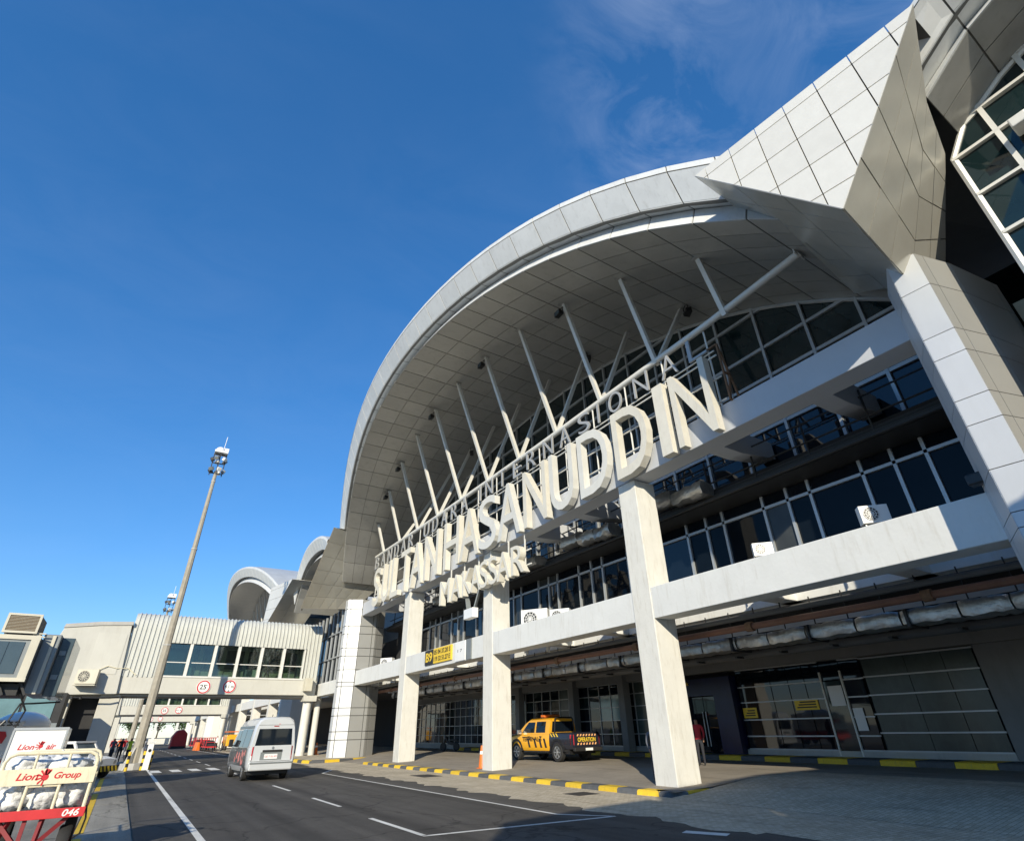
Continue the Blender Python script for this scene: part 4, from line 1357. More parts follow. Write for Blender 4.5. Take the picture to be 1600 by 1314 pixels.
# ------------------------------------------------------------------ fixed boarding bridges over the road
YB = 53.0
def make_bridge(y0, near=True):
    t = empty('boarding_bridge', (4.0, y0, 0.0))
    # floor beam
    MB().box(-3.4, 13.3, y0, y0 + 3.8, 4.46, 5.62).build('floor_beam', BR_CONC, t, bevel=0.03)
    MB().box(-3.2, 13.2, y0 + 0.4, y0 + 3.4, 4.30, 4.45).build('underside', CONC, t)
    MB().box(1.15, 12.1, y0 - 0.05, y0 + 0.02, 5.62, 5.74).build('window_sill', STEEL_W, t)
    # ribbed cladding: wall bands left and right of the window and the curved eave above it
    def prof(z0):
        p = [(0.0, z0), (0.0, 9.0), (0.03, 9.35), (0.13, 9.68), (0.32, 9.95), (0.62, 10.16), (1.1, 10.28), (1.9, 10.32), (2.7, 10.28), (3.2, 10.15), (3.5, 9.9), (3.7, 9.5), (3.75, 9.0), (3.75, z0)]
        return p
    for x0, x1, zb in ((-1.3, 1.2, 5.60), (1.2, 12.0, 8.08), (12.0, 13.25, 5.60)):
        r = MB()
        rows = []
        step = 0.30
        x = x0
        n = int(round((x1 - x0) / step))
        for i in range(n):
            xa = x0 + (x1 - x0) * i / n
            for dx, d in ((0.0, 0.0), (0.20, 0.0), (0.225, -0.075), (0.275, -0.075), (0.298, 0.0)):
                rr_ = []
                pr_ = prof(zb)
                for k, (yy, zz) in enumerate(pr_):
                    a, b = pr_[max(k - 1, 0)], pr_[min(k + 1, len(pr_) - 1)]
                    tx_, tz_ = b[0] - a[0], b[1] - a[1]
                    L = math.hypot(tx_, tz_)
                    rr_.append((xa + dx, y0 + yy + (-tz_ / L) * -d * -1 * -1, zz + (tx_ / L) * -d))
                rows.append(rr_)
        r.loft(rows, close=False, cap=False)
        r.build('ribbed_cladding', BR_RIB, t, smooth=True, angle=30)
    MB().box(13.0, 13.3, y0 + 0.12, y0 + 3.6, 5.62, 9.4).build('end_wall', BR_CONC, t)
    # window band
    xs_ = [1.25 + 1.79 * i for i in range(7)]
    for i in range(6):
        MB().box(xs_[i] + 0.14, xs_[i + 1] - 0.14, y0 + 0.30, y0 + 0.32, 5.74, 8.1).build('window_pane', CLEAR, t)
        MB().box(xs_[i + 1] - 0.11, xs_[i + 1] + 0.11, y0 + 0.0, y0 + 0.36, 5.70, 8.12).build('window_post', STEEL_W, t)
    MB().box(1.2, 12.05, y0 + 0.22, y0 + 0.27, 6.68, 6.74).build('hand_rail', STEEL_W, t)
    MB().box(1.2, 12.05, y0 + 0.3, y0 + 0.36, 8.06, 8.2).build('window_head', STEEL_D, t)
    inn = MB()
    for i in range(7):
        inn.box(xs_[i] - 0.9, xs_[i] - 0.55, y0 + 3.3, y0 + 3.36, 5.7, 8.1)
    inn.box(1.2, 12.05, y0 + 3.42, y0 + 3.5, 5.7, 6.6)
    inn.build('rear_frame', BEIGE_M, t)
    MB().box(1.2, 12.05, y0 + 3.44, y0 + 3.46, 6.6, 8.1).build('rear_glass', GREEN_GL, t)
    MB().box(1.25, 3.6, y0 + 3.0, y0 + 3.05, 5.7, 8.05).build('blind', TEAL_GL, t)
    MB().box(7.6, 8.6, y0 + 2.0, y0 + 2.6, 5.62, 6.5).build('counter', WHITE, t)
    MB().box(-1.2, 13.0, y0 + 0.1, y0 + 3.6, 5.56, 5.63).build('floor', GREY_M, t)
    # concrete end block on the apron side
    e = MB()
    e.prism([(-5.05, y0 - 0.25, 4.30), (-1.05, y0 - 0.25, 4.42), (-1.42, y0 - 0.25, 9.2), (-3.4, y0 - 0.25, 9.05), (-5.5, y0 - 0.25, 8.75), (-6.1, y0 - 0.25, 6.2)], (0, 4.3, 0))
    e.build('end_block', BR_CONC, t, bevel=0.03)
    c = MB()
    c.prism([(-5.55, y0 - 0.32, 8.72), (-3.4, y0 - 0.32, 9.02), (-1.35, y0 - 0.32, 9.17), (-1.35, y0 - 0.32, 9.42), (-3.4, y0 - 0.32, 9.28), (-5.5, y0 - 0.32, 8.98)], (0, 4.45, 0))
    c.build('coping', CONC, t)
    MB().box(-3.35, -1.5, y0 - 0.275, y0 - 0.255, 5.7, 8.5).build('infill_panel', BR_CONC, t)
    # legs
    for x0, x1, ya in ((-4.45, -3.7, 0.3), (-2.0, -0.75, 0.3)):
        MB().box(x0, x1, y0 + ya, y0 + ya + 3.0, -0.2, 4.45).build('pier', BR_CONC, t, bevel=0.03)
    MB().box(-3.7, -2.0, y0 + 1.6, y0 + 1.9, -0.2, 4.3).build('dark_screen', INNER, t)
    # round posts on the terminal side
    MB().tube([(12.9, y0 + 0.5, -0.12), (12.9, y0 + 0.5, 4.3)], 0.36, 16).build('round_post', W_PILLAR, t, smooth=True)
    MB().tube([(13.9, y0 + 0.9, -0.12), (13.9, y0 + 0.9, 4.3)], 0.26, 16).build('round_post', W_PILLAR, t, smooth=True)
    MB().box(12.4, 13.5, y0 - 0.1, y0 + 1.0, 4.0, 4.46).build('post_cap', BR_CONC, t, bevel=0.03)
    return t
GREEN_GL = glass('dark_green_glass', (0.035, 0.05, 0.042), 0.05, 0.7)
b1 = make_bridge(YB)
tag(b1, 'nearest covered boarding bridge crossing the road, corrugated pale cladding and a window band', 'boarding bridge', 'boarding bridges over the road')
for k, lb in ((1, 'second covered boarding bridge over the road, seen beneath the nearest one'), (2, 'third and farthest covered boarding bridge over the road')):
    b = copy_tree(b1)
    b.location.y = YB + 51.3 * k
    tag(b, lb)
b0 = copy_tree(b1)
b0.location.y = -10.3
b0.scale.x = 1.09
tag(b0, 'boarding bridge behind the camera whose shadow lies on the near road')

def road_sign(loc, kind, label, group):
    t = empty('road_sign', (0, 0, 0), label, 'road sign', group)
    rt_, up_ = (1, 0, 0), (0, 0, 1)
    m = MB(); disc(m, (0, 0, 0), rt_, up_, 0, 0.50, 0.02, 32); m.build('plate', WHITE_P, t)
    m = MB(); disc(m, (0, -0.022, 0), rt_, up_, 0.38, 0.47, 0.004, 40); m.build('red_ring', RED_P if kind == 'speed' else RED_P, t)
    m = MB()
    if kind == 'speed':
        put_text(m, '25', (-0.27, -0.022, -0.17), rt_, up_, 0.46, 0.34, 0.004, 0.015)
        put_text(m, 'KM', (0.17, -0.022, 0.10), rt_, up_, 0.12, 0.07, 0.004)
    else:
        put_text(m, '4.1 m', (-0.33, -0.022, -0.12), rt_, up_, 0.66, 0.24, 0.004, 0.01)
        blob(m, (0, -0.022, 0), rt_, up_, [(-0.09, 0.36), (0, 0.25), (0.09, 0.36)][::-1], 0.004)
        blob(m, (0, -0.022, 0), rt_, up_, [(-0.09, -0.36), (0, -0.25), (0.09, -0.36)], 0.004)
    m.build('lettering', BLACK_P, t)
    t.location = loc
    return t
for k, w in ((0, 'nearest'), (1, 'second'), (2, 'third')):
    yy = YB + 51.3 * k - 0.03
    road_sign((4.57, yy, 4.98), 'speed', 'round red ringed 25 speed limit sign on the %s bridge beam' % w, 'speed limit signs')
    road_sign((6.42, yy, 5.04), 'height', 'round red ringed 4.1 m height limit sign on the %s bridge beam' % w, 'height limit signs')
ac = aircon('beige air conditioner fixed to the concrete end of the nearest bridge', 'bridge air conditioners', m=BEIGE_M)
ac.location = (-3.1, YB - 0.75, 4.95)
ac.rotation_euler = (0, 0, math.radians(80))
ac.scale = (1.6, 1.5, 1.6)
m = MB(); m.box(-0.25, 0.2, -0.45, 0.45, -0.04, 0.0); m.build('shelf', BEIGE_M, ac)
wire = MB()
wire.tube([(-2.6, YB - 0.4, 6.0), (-2.1, YB - 0.35, 6.25), (-1.5, YB - 0.32, 6.1), (-0.8, YB - 0.1, 6.15), (-0.2, YB - 0.1, 5.7)], 0.03, 6)
tag(wire.build('refrigerant_pipe', CREAM), 'thin pale refrigerant pipe running from the beige air conditioner along the bridge', 'pipe')
bxx = MB().box(12.2, 12.8, YB - 0.75, YB - 0.05, 4.75, 5.75).build('cabinet', BEIGE_M, bevel=0.02)
tag(bxx, 'beige metal cabinet on the bridge beam next to the terminal', 'cabinet')

# ------------------------------------------------------------------ light masts
def mast(loc, h, label, s=1.0):
    t = empty('light_mast', (0, 0, 0), label, 'light mast', 'light masts along the apron')
    p = MB()
    p.tube([(0, 0, 0.0), (0, 0, h * 0.35), (0, 0, h * 0.36), (0, 0, h * 0.68), (0, 0, h * 0.69), (0, 0, h)], [0.30, 0.245, 0.232, 0.185, 0.172, 0.125], 8)
    p.build('pole', MAST_M, t)
    m = MB()
    for z in (h * 0.355, h * 0.685, h - 0.9):
        r = 0.235 if z < h * 0.5 else (0.18 if z < h - 2 else 0.13)
        m.tube([(0, 0, z - 0.05), (0, 0, z + 0.05)], r + 0.03, 8)
    m.build('band', CONC, t)
    f = MB()
    for s_ in (-1, 1):
        f.bar((s_ * 0.45, 0, h - 0.4), (s_ * 0.45, 0, h + 1.5), 0.07)
        f.bar((0, s_ * 0.42, h - 0.4), (0, s_ * 0.42, h + 1.5), 0.07)
    for z in (h - 0.2, h + 0.7, h + 1.5):
        f.bar((-0.48, 0, z), (0.48, 0, z), 0.07); f.bar((0, -0.45, z), (0, 0.45, z), 0.07)
    f.build('head_frame', STEEL_D, t)
    MB().box(-0.5, 0.5, -0.42, 0.42, h + 1.55, h + 1.75).build('canopy', WHITE, t, bevel=0.03)
    c = MB(); c.ball((-0.1, 0, h + 1.85), 0.36, 0.36, 0.32, 10, 6); c.box(0.15, 0.5, -0.15, 0.15, h + 1.75, h + 2.1)
    c.build('beacon', WHITE, t, smooth=True)
    MB().tube([(0.12, 0, h + 1.9), (0.15, 0, h + 3.2)], 0.02, 5).build('lightning_rod', STEEL_W, t)
    k = 0
    for z in (h + 0.1, h + 1.05):
        for a in range(5):
            an = a * 2 * math.pi / 5 + k
            c_ = Vector((math.cos(an) * 0.42, math.sin(an) * 0.4, z))
            dx = Vector((math.cos(an), math.sin(an), -0.6)).normalized()
            sd = Vector((-math.sin(an), math.cos(an), 0))
            MB().obox(c_ + dx * 0.1, dx * 0.13, sd * 0.16, dx.cross(sd) * 0.14).build('lamp', (GREY_M, STEEL_W, BLACK)[a % 3], t, bevel=0.03)
        k += 0.5
    b = MB()
    for an in range(4):
        a = an * math.pi / 2 + 0.785
        b.prism([(math.cos(a) * 0.3, math.sin(a) * 0.3, 1.2), (math.cos(a) * 0.85, math.sin(a) * 0.85, 0.0), (math.cos(a) * 0.3, math.sin(a) * 0.3, 0.0)], (-math.sin(a) * 0.12, math.cos(a) * 0.12, 0))
    b.tube([(0, 0, 0), (0, 0, 0.35)], 0.75, 8)
    b.build('footing', CONC, t)
    t.location = loc
    t.scale = (s, s, 1)
    return t
MAST_M = mat('weathered_mast_concrete', (0.34, 0.31, 0.25), 0.85, var=0.2, scale=2.5, stain=0.7, stain_col=(0.13, 0.11, 0.08), bump=0.3, bscale=15)
mast((1.14, 46.6, ZR), 20.5, 'nearest tall weathered concrete light mast beside the road with a cluster of lamps on top')
mast((1.1, 88.0, ZR), 16.5, 'second light mast farther along the road, mostly behind the bridge')
# ------------------------------------------------------------------ vehicles
def wheel(t, x, y, r, w, side, rim=None):
    """wheel with tyre and rim; axle along x"""
    tb = MB()
    n = 24
    rings = []
    for px, pr in ((-w / 2, r * 0.66), (-w / 2, r * 0.93), (-w / 2 + 0.03, r), (w / 2 - 0.03, r), (w / 2, r * 0.93), (w / 2, r * 0.66)):
        rings.append([(x + px, y + pr * math.cos(2 * math.pi * k / n), r + pr * math.sin(2 * math.pi * k / n)) for k in range(n)])
    tb.loft(rings, cap=False)
    wob = tb.build('wheel', RUBBER, t, smooth=True)
    rb = MB()
    o = x + side * (w / 2 - 0.03)
    rb.tube([(x - w * 0.3, y, r), (o, y, r)], r * 0.67, 20)
    rb.build('rim', STEEL_D, wob)
    sp_ = MB()
    for k in range(6):
        a = k * math.pi / 3
        d = Vector((0, math.cos(a), math.sin(a)))
        c = Vector((o + side * 0.012, y, r))
        sp_.bar(c + d * 0.04, c + d * r * 0.64, 0.05, 0.03, up=(1, 0, 0))
    sp_.tube([(o, y, r), (o + side * 0.03, y, r)], r * 0.16, 12)
    m2 = MB()
    disc(sp_, (o + side * 0.006, y, r), (0, 1, 0), (0, 0, 1), r * 0.56, r * 0.67, 0.012 * side, 20)
    sp_.build('spokes', rim or CHROME, wob)
    return wob

def shell(t, secs, m, name='body', smooth=True, angle=28, bevel=0.0):
    """secs: (y, [(halfwidth, z) ...] bottom to top); mirrored and lofted"""
    b = MB()
    rings = []
    for y, pr in secs:
        ring = [(px, y, z) for px, z in pr] + [(-px, y, z) for px, z in reversed(pr)]
        rings.append(ring)
    b.loft(rings)
    return b.build(name, m, t, smooth=smooth, angle=angle, bevel=bevel)

# --- silver high roof van, seen from behind (built at the origin, rear at y=0, heading +y)
van = empty('van', (0, 0, 0), 'silver high roof minibus with a dark wrapped side driving away along the road', 'van')
def vsec(y, w, zb, zr, k=1.0, belt=1.12):
    tw = w * 0.80
    return (y, [(w * 0.90, zb), (w * 0.985, zb + 0.18), (w, 0.80), (w * 0.99, belt), (w * 0.93, belt + 0.35 * k), (tw + 0.055, zr - 0.32 * k), (tw - 0.05, zr - 0.10 * k), (tw - 0.20, zr - 0.02), (0.25, zr)])
W = 0.94
shell(van, [vsec(0.0, W * 0.95, 0.42, 2.20), vsec(0.06, W * 0.985, 0.36, 2.26), vsec(0.25, W, 0.34, 2.285), vsec(2.2, W, 0.30, 2.285), vsec(3.6, W, 0.30, 2.24),
            vsec(4.15, W * 0.99, 0.30, 2.02, 0.85), vsec(4.65, W * 0.97, 0.30, 1.55, 0.5), vsec(4.95, W * 0.94, 0.32, 1.20, 0.2, 1.0), vsec(5.2, W * 0.85, 0.36, 1.0, 0.1, 0.85)], V_SILV)
# dark wrap along the left side, following the tumblehome
def side_x(z, s=-1):
    pts = [(0.34, 0.90), (0.52, 0.985), (0.80, 1.0), (1.12, 0.99), (1.47, 0.93)]
    if z >= 1.47:
        t_ = min(1, (z - 1.47) / (1.965 - 1.47))
        return s * (W * 0.93 + (W * 0.80 + 0.055 - W * 0.93) * t_)
    for (z0, a), (z1, b) in zip(pts, pts[1:]):
        if z <= z1:
            return s * W * (a + (b - a) * (z - z0) / (z1 - z0))
    return s * W
def side_patch(name, m, ya, yb, z0, z1, off, s=-1, parent=van, nz=6, slant=0.0, fn=None):
    fn = fn or side_x
    b = MB()
    rows = []
    for i in range(nz + 1):
        z = z0 + (z1 - z0) * i / nz
        x = fn(z, s) + s * off
        sh = slant * i / nz
        rows.append([(x, ya, z), (x, yb - sh, z)])
    b.loft(rows, close=False, cap=False)
    o = b.build(name, m, parent, fix=False)
    sm = o.modifiers.new('solid', 'SOLIDIFY'); sm.thickness = 0.006; sm.offset = 0
    return o
side_patch('side_wrap', V_GREY, 0.34, 4.4, 0.38, 1.14, 0.004)
side_patch('side_wrap', V_GREY, 0.34, 3.7, 1.86, 1.965, 0.004, nz=3)
for ya, yb in ((0.42, 1.62), (1.70, 2.75)):
    side_patch('side_window', GLASS, ya, yb, 1.18, 1.84, 0.008)
side_patch('side_window', GLASS, 2.85, 3.95, 1.18, 1.80, 0.008, slant=0.35)
for ya, yb in ((0.42, 1.62), (1.70, 2.75), (2.85, 3.7)):
    side_patch('side_window', GLASS, ya, yb, 1.18, 1.82, 0.008, s=1)
# red batik print on the wrap
for q, (yy, zz, r0) in enumerate(((1.25, 0.78, 0.26), (1.95, 0.80, 0.17), (0.75, 0.98, 0.10), (2.5, 0.86, 0.13), (2.9, 0.70, 0.10))):
    b = MB()
    pp = []
    for k in range(22):
        a = 2 * math.pi * k / 22
        rr_ = r0 * (0.55 + 0.45 * abs(math.cos(a * 2.5)))
        pp.append((yy + rr_ * math.cos(a) * 1.2, zz + rr_ * math.sin(a) * 1.25))
    b.prism([(side_x(z) - 0.009, y, z) for y, z in pp], (-0.003, 0, 0))
    b.build('red_emblem', PINK_P, van)
# rear details
def rear_y(z):
    return -0.004
MB().prism([(-0.74, 0, 1.24), (0.74, 0, 1.24), (0.67, 0, 1.84), (-0.67, 0, 1.84)], (0, -0.012, 0)).build('rear_window', GLASS, van, bevel=0.004)
MB().box(-0.86, 0.86, -0.14, 0.12, 0.36, 0.66).build('bumper', V_SILV, van, bevel=0.05, seg=3)
MB().box(-0.84, 0.84, -0.17, -0.02, 0.60, 0.65).build('bumper_step', GREY_M, van, bevel=0.01)
for s in (-1, 1):
    MB().prism([(s * 0.775, -0.03, 0.74), (s * 0.915, 0.07, 0.74), (s * 0.91, 0.07, 1.20), (s * 0.775, -0.03, 1.20)], (0, 0.05, 0)).build('tail_lamp', LAMP_R, van, bevel=0.008)
    MB().prism([(s * 0.80, -0.037, 0.74), (s * 0.89, 0.05, 0.74), (s * 0.89, 0.05, 0.88), (s * 0.80, -0.037, 0.88)], (0, 0.05, 0)).build('reverse_lamp', WHITE, van)
MB().box(-0.40, 0.40, -0.035, 0.0, 1.00, 1.08).build('plate_garnish', STEEL_D, van, bevel=0.01)
MB().box(-0.46, 0.40, -0.012, 0.0, 0.72, 1.0).build('plate_recess', GREY_M, van)
np_ = MB().box(-0.30, 0.22, -0.03, -0.012, 0.76, 0.93).build('number_plate', WHITE_P, van)
mb = MB(); put_text(mb, 'DD 7156 AM', (-0.27, -0.031, 0.81), (1, 0, 0), (0, 0, 1), 0.46, 0.07, 0.002); mb.build('plate_lettering', RED_P, np_)
mb = MB(); disc(mb, (0, -0.01, 1.15), (1, 0, 0), (0, 0, 1), 0, 0.05, 0.012, 14); mb.build('badge', CHROME, van)
MB().box(-0.10, 0.10, -0.02, 0.0, 1.92, 1.95).build('brake_lamp', LAMP_R, van)
mb = MB(); put_text(mb, 'Lion', (-0.22, 0.016, 2.02), (1, 0, 0), (0, 0.35, 1), 0.24, 0.10, 0.004, shear=0.25)
mb.build('lettering', PINK_P, van)
mb = MB(); disc(mb, (0.12, 0.02, 2.07), (1, 0, 0), (0, 0.35, 1), 0.0, 0.075, 0.004, 12); mb.build('emblem', PINK_P, van)
MB().bar((0.0, -0.012, 1.26), (0.42, -0.014, 1.36), 0.02).build('wiper', BLACK, van)
for s in (-1, 1):
    m_ = MB(); m_.obox((s * 1.06, 3.95, 1.32), (0.09, 0, 0), (0, 0.06, 0), (0, 0, 0.15)); m_.bar((s * 0.9, 4.05, 1.2), (s * 1.02, 3.98, 1.28), 0.04)
    m_.build('mirror', BLACK, van, bevel=0.02)
    for y in (0.95, 4.05):
        wheel(van, s * 0.80, y, 0.335, 0.21, s)
MB().box(-0.8, 0.8, 0.2, 4.8, 0.22, 0.36).build('underbody', BLACK, van)
for a, b in (((-0.79, -0.004, 0.68), (-0.76, -0.002, 1.22)), ((0.79, -0.004, 0.68), (0.76, -0.002, 1.22)), ((-0.72, 0.004, 1.98), (0.72, 0.004, 1.98)), ((-0.79, -0.004, 0.68), (0.79, -0.004, 0.68))):
    MB().bar(a, b, 0.012, 0.012).build('shut_line', BLACK, van)
for y in (1.66, 2.80):
    MB().prism([(side_x(z) - 0.006, y + dy, z) for z, dy in ((0.45, 0), (1.12, 0), (1.12, 0.015), (0.45, 0.015))], (-0.003, 0, 0)).build('shut_line', BLACK, van)
MB().box(-0.955, -0.945, 0.5, 2.6, 1.145, 1.165).build('door_rail', BLACK, van)
for y in (1.55, 2.95):
    MB().bar((side_x(1.05) - 0.012, y, 1.05), (side_x(1.05) - 0.012, y + 0.17, 1.05), 0.03).build('door_handle', CHROME, van)
MB().bar((0.2, 2.2, 2.28), (0.2, 2.05, 2.42), 0.02).build('aerial', BLACK, van)
for k in range(3):
    MB().box(-0.55, -0.42 , 0.35, 1.4, 1.0, 1.1 + 0.0 * k).build('seat', BLACK, van) if k == 0 else None
van.location = (5.93, 29.6, ZR)
van.rotation_euler = (0, 0, math.radians(1.0))
van.scale = (1.06, 1.06, 1.075)

# --- yellow double cab pickup with a dark cargo bed
tr = empty('pickup_truck', (0, 0, 0), 'yellow and black striped double cab pickup with an orange roof beacon parked under the building', 'pickup truck')
def tsec(y, w, zb, zt, tw=None):
    tw = tw or w * 0.96
    return (y, [(w * 0.93, zb), (w, zb + 0.14), (w, zb + 0.40), (tw, zt - 0.05), (tw - 0.06, zt), (0.2, zt + 0.01)])
shell(tr, [tsec(1.62, 0.90, 0.45, 1.10), tsec(1.70, 0.91, 0.42, 1.12), tsec(3.75, 0.91, 0.42, 1.10), tsec(4.2, 0.90, 0.45, 1.08), tsec(4.75, 0.86, 0.48, 1.00), tsec(5.05, 0.78, 0.50, 0.92), tsec(5.15, 0.70, 0.52, 0.80)], V_YEL)
shell(tr, [tsec(0.0, 0.89, 0.52, 1.13), tsec(0.05, 0.90, 0.50, 1.15), tsec(1.60, 0.90, 0.50, 1.15)], V_DARK, name='cargo_bed')
shell(tr, [(1.62, [(0.86, 1.08), (0.80, 1.40), (0.72, 1.66), (0.60, 1.72), (0.1, 1.74)]), (1.8, [(0.87, 1.08), (0.81, 1.40), (0.73, 1.70), (0.62, 1.76), (0.1, 1.78)]),
          (3.2, [(0.87, 1.08), (0.81, 1.40), (0.73, 1.69), (0.62, 1.75), (0.1, 1.77)]), (3.55, [(0.87, 1.08), (0.81, 1.36), (0.74, 1.55), (0.64, 1.60), (0.1, 1.62)]),
          (4.15, [(0.86, 1.07), (0.83, 1.10), (0.80, 1.12), (0.7, 1.13), (0.1, 1.14)])], V_YEL, name='cab')
def cab_x(z, s=-1):
    if z < 1.40: return s * (0.87 + (0.81 - 0.87) * (z - 1.08) / 0.32)
    return s * (0.81 + (0.73 - 0.81) * (z - 1.40) / 0.30)
for s in (-1, 1):
    side_patch('side_window', GLASS, 1.92, 2.62, 1.16, 1.62, 0.008, s, tr, 5, 0.0, cab_x)
    side_patch('side_window', GLASS, 2.74, 3.72, 1.16, 1.60, 0.008, s, tr, 5, 0.45, cab_x)
MB().prism([(-0.70, 1.622, 1.18), (0.70, 1.622, 1.18), (0.62, 1.622, 1.62), (-0.62, 1.622, 1.62)], (0, -0.02, 0)).build('rear_window', GLASS, tr)
MB().prism([(-0.74, 4.10, 1.16), (0.74, 4.10, 1.16), (0.64, 3.58, 1.60), (-0.64, 3.58, 1.60)], (0, 0.02, 0.02)).build('windscreen', GLASS, tr)
MB().box(-0.76, 0.76, -0.012, 0.0, 0.62, 1.10).build('tailgate', V_DARK, tr, bevel=0.02)
mb = MB(); put_text(mb, 'OPERATION', (-0.55, -0.014, 0.78), (1, 0, 0), (0, 0, 1), 1.1, 0.17, 0.003, 0.02); mb.build('tailgate_lettering', YEL_P, tr)
mb = MB()
for k in range(7):
    for z in (0.66, 1.0):
        mb.prism([(-0.60 + k * 0.18, -0.014, z), (-0.52 + k * 0.18, -0.014, z), (-0.48 + k * 0.18, -0.014, z + 0.08), (-0.56 + k * 0.18, -0.014, z + 0.08)], (0, -0.003, 0))
tag(mb.build('chevron_stripes', REFL, tr), kind='stuff')
for s in (-1, 1):
    MB().prism([(s * 0.78, -0.02, 0.66), (s * 0.90, 0.08, 0.66), (s * 0.90, 0.08, 1.06), (s * 0.78, -0.02, 1.06)], (0, 0.05, 0)).build('tail_lamp', LAMP_R, tr)
MB().box(-0.85, 0.85, -0.14, 0.02, 0.42, 0.56).build('bumper', STEEL_D, tr, bevel=0.03)
MB().box(-0.22, 0.22, -0.155, -0.14, 0.44, 0.54).build('number_plate', WHITE_P, tr)
bars = MB()
bars.tube([(-0.62, 1.5, 1.15), (-0.56, 1.5, 1.70), (-0.5, 1.5, 1.78), (0.5, 1.5, 1.78), (0.56, 1.5, 1.70), (0.62, 1.5, 1.15)], 0.035, 8)
bars.build('roll_bar', BLACK, tr, smooth=True)
lb_ = MB().box(-0.5, 0.5, 2.35, 2.65, 1.80, 1.92).build('light_bar', ORANGE, tr, bevel=0.03)
MB().box(-0.56, 0.56, 2.38, 2.62, 1.77, 1.80).build('light_bar_base', STEEL_D, lb_)
# black diagonal stripes and lettering on the left side
for k, yy in enumerate((1.75, 2.1, 2.5, 3.0)):
    mb = MB(); mb.prism([(-0.915, yy, 0.55), (-0.915, yy + 0.14, 0.55), (-0.905, yy + 0.30, 0.92), (-0.905, yy + 0.16, 0.92)], (-0.004, 0, 0)); mb.build('side_stripe', BLACK_P, tr)
for k, yy in enumerate((0.95, 1.15, 1.35)):
    mb = MB(); mb.prism([(-0.885, yy, 0.98), (-0.885, yy + 0.07, 0.98), (-0.872, yy + 0.2, 1.12), (-0.872, yy + 0.13, 1.12)], (-0.008, 0, 0)); mb.build('bed_stripe', YEL_P, tr)
mb = MB(); put_text(mb, 'TERMINAL 5', (-0.915, 3.65, 0.80), (0, -1, 0), (0, 0, 1), 1.5, 0.20, 0.006, 0.02); mb.build('side_lettering', BLACK_P, tr)
for s in (-1, 1):
    m_ = MB(); m_.obox((s * 1.02, 3.75, 1.20), (0.11, 0, 0), (0, 0.05, 0), (0, 0, 0.09)); m_.bar((s * 0.88, 3.8, 1.1), (s * 1.0, 3.76, 1.17), 0.03)
    m_.build('mirror', CHROME, tr, bevel=0.03)
    for y in (1.05, 4.15):
        wheel(tr, s * 0.80, y, 0.37, 0.24, s)
        fl = MB()
        for k in range(9):
            a, b_ = math.pi * k / 8, math.pi * (k + 1) / 8
            if k == 8: break
            q = [(s * 0.93, y + r_ * math.cos(t_), 0.40 + r_ * math.sin(t_)) for r_, t_ in ((0.42, a), (0.52, a), (0.52, b_), (0.42, b_))]
            fl.prism(q, (-s * 0.14, 0, 0))
        fl.build('wheel_arch', BLACK, tr)
    MB().box(s * 0.88 - 0.06, s * 0.88 + 0.06, 1.7, 3.5, 0.36, 0.41).build('side_step', STEEL_D, tr)
for yy in (2.15, 3.05):
    mb = MB(); mb.bar((-0.915, yy, 1.0), (-0.915, yy + 0.16, 1.0), 0.03); mb.build('door_handle', BLACK, tr)
MB().box(-0.8, 0.8, 0.3, 4.9, 0.30, 0.5).build('underbody', BLACK, tr)
tr.location = (19.15, 23.6, 0.21)
tr.rotation_euler = (0, 0, math.radians(4))
tr.scale = (1.06, 1.06, 1.06)
from mathutils import noise as mnoise
# --- baggage cart in the left foreground
cart = empty('baggage_cart', (0, 0, 0), 'worn cream and red baggage cart numbered 046 piled with white sacks in the left foreground', 'baggage cart')
x0, x1 = -0.62, 0.62
f = MB()
def railpath(y):
    return [(x0, y, 0.78), (x0, y, 1.44), (x0 + 0.04, y, 1.52), (x0 + 0.13, y, 1.56), (x1 - 0.13, y, 1.56), (x1 - 0.04, y, 1.52), (x1, y, 1.44), (x1, y, 0.78)]
for y in (0.0, 2.3):
    MB().tube(railpath(y), 0.028, 8).build('end_rail', CREAM, cart, smooth=True)
for x in (-0.22, 0.22):
    MB().tube([(x, 0, 1.33), (x, 0, 1.56)], 0.02, 8).build('rail_post', CREAM, cart, smooth=True)
for x in (-0.22, 0.20):
    MB().tube([(x, 0, 0.78), (x, 0, 1.14)], 0.024, 8).build('rail_post', CREAM, cart, smooth=True)
MB().tube([(-0.22, 0, 1.10), (0.20, 0, 1.10)], 0.018, 8).build('rail_post', CREAM, cart, smooth=True)
MB().box(-0.66, 0.65, -0.045, -0.015, 1.12, 1.345).build('board', CREAM, cart, bevel=0.006)
mb = MB(); put_text(mb, 'Lion', (-0.40, -0.046, 1.19), (1, 0, 0), (0, 0, 1), 0.28, 0.10, 0.003, 0.02, 0.25)
put_text(mb, 'Group', (0.09, -0.046, 1.17), (1, 0, 0), (0, 0, 1), 0.36, 0.12, 0.003, 0.02, 0.25)
mb.build('lettering', RED_P, cart)
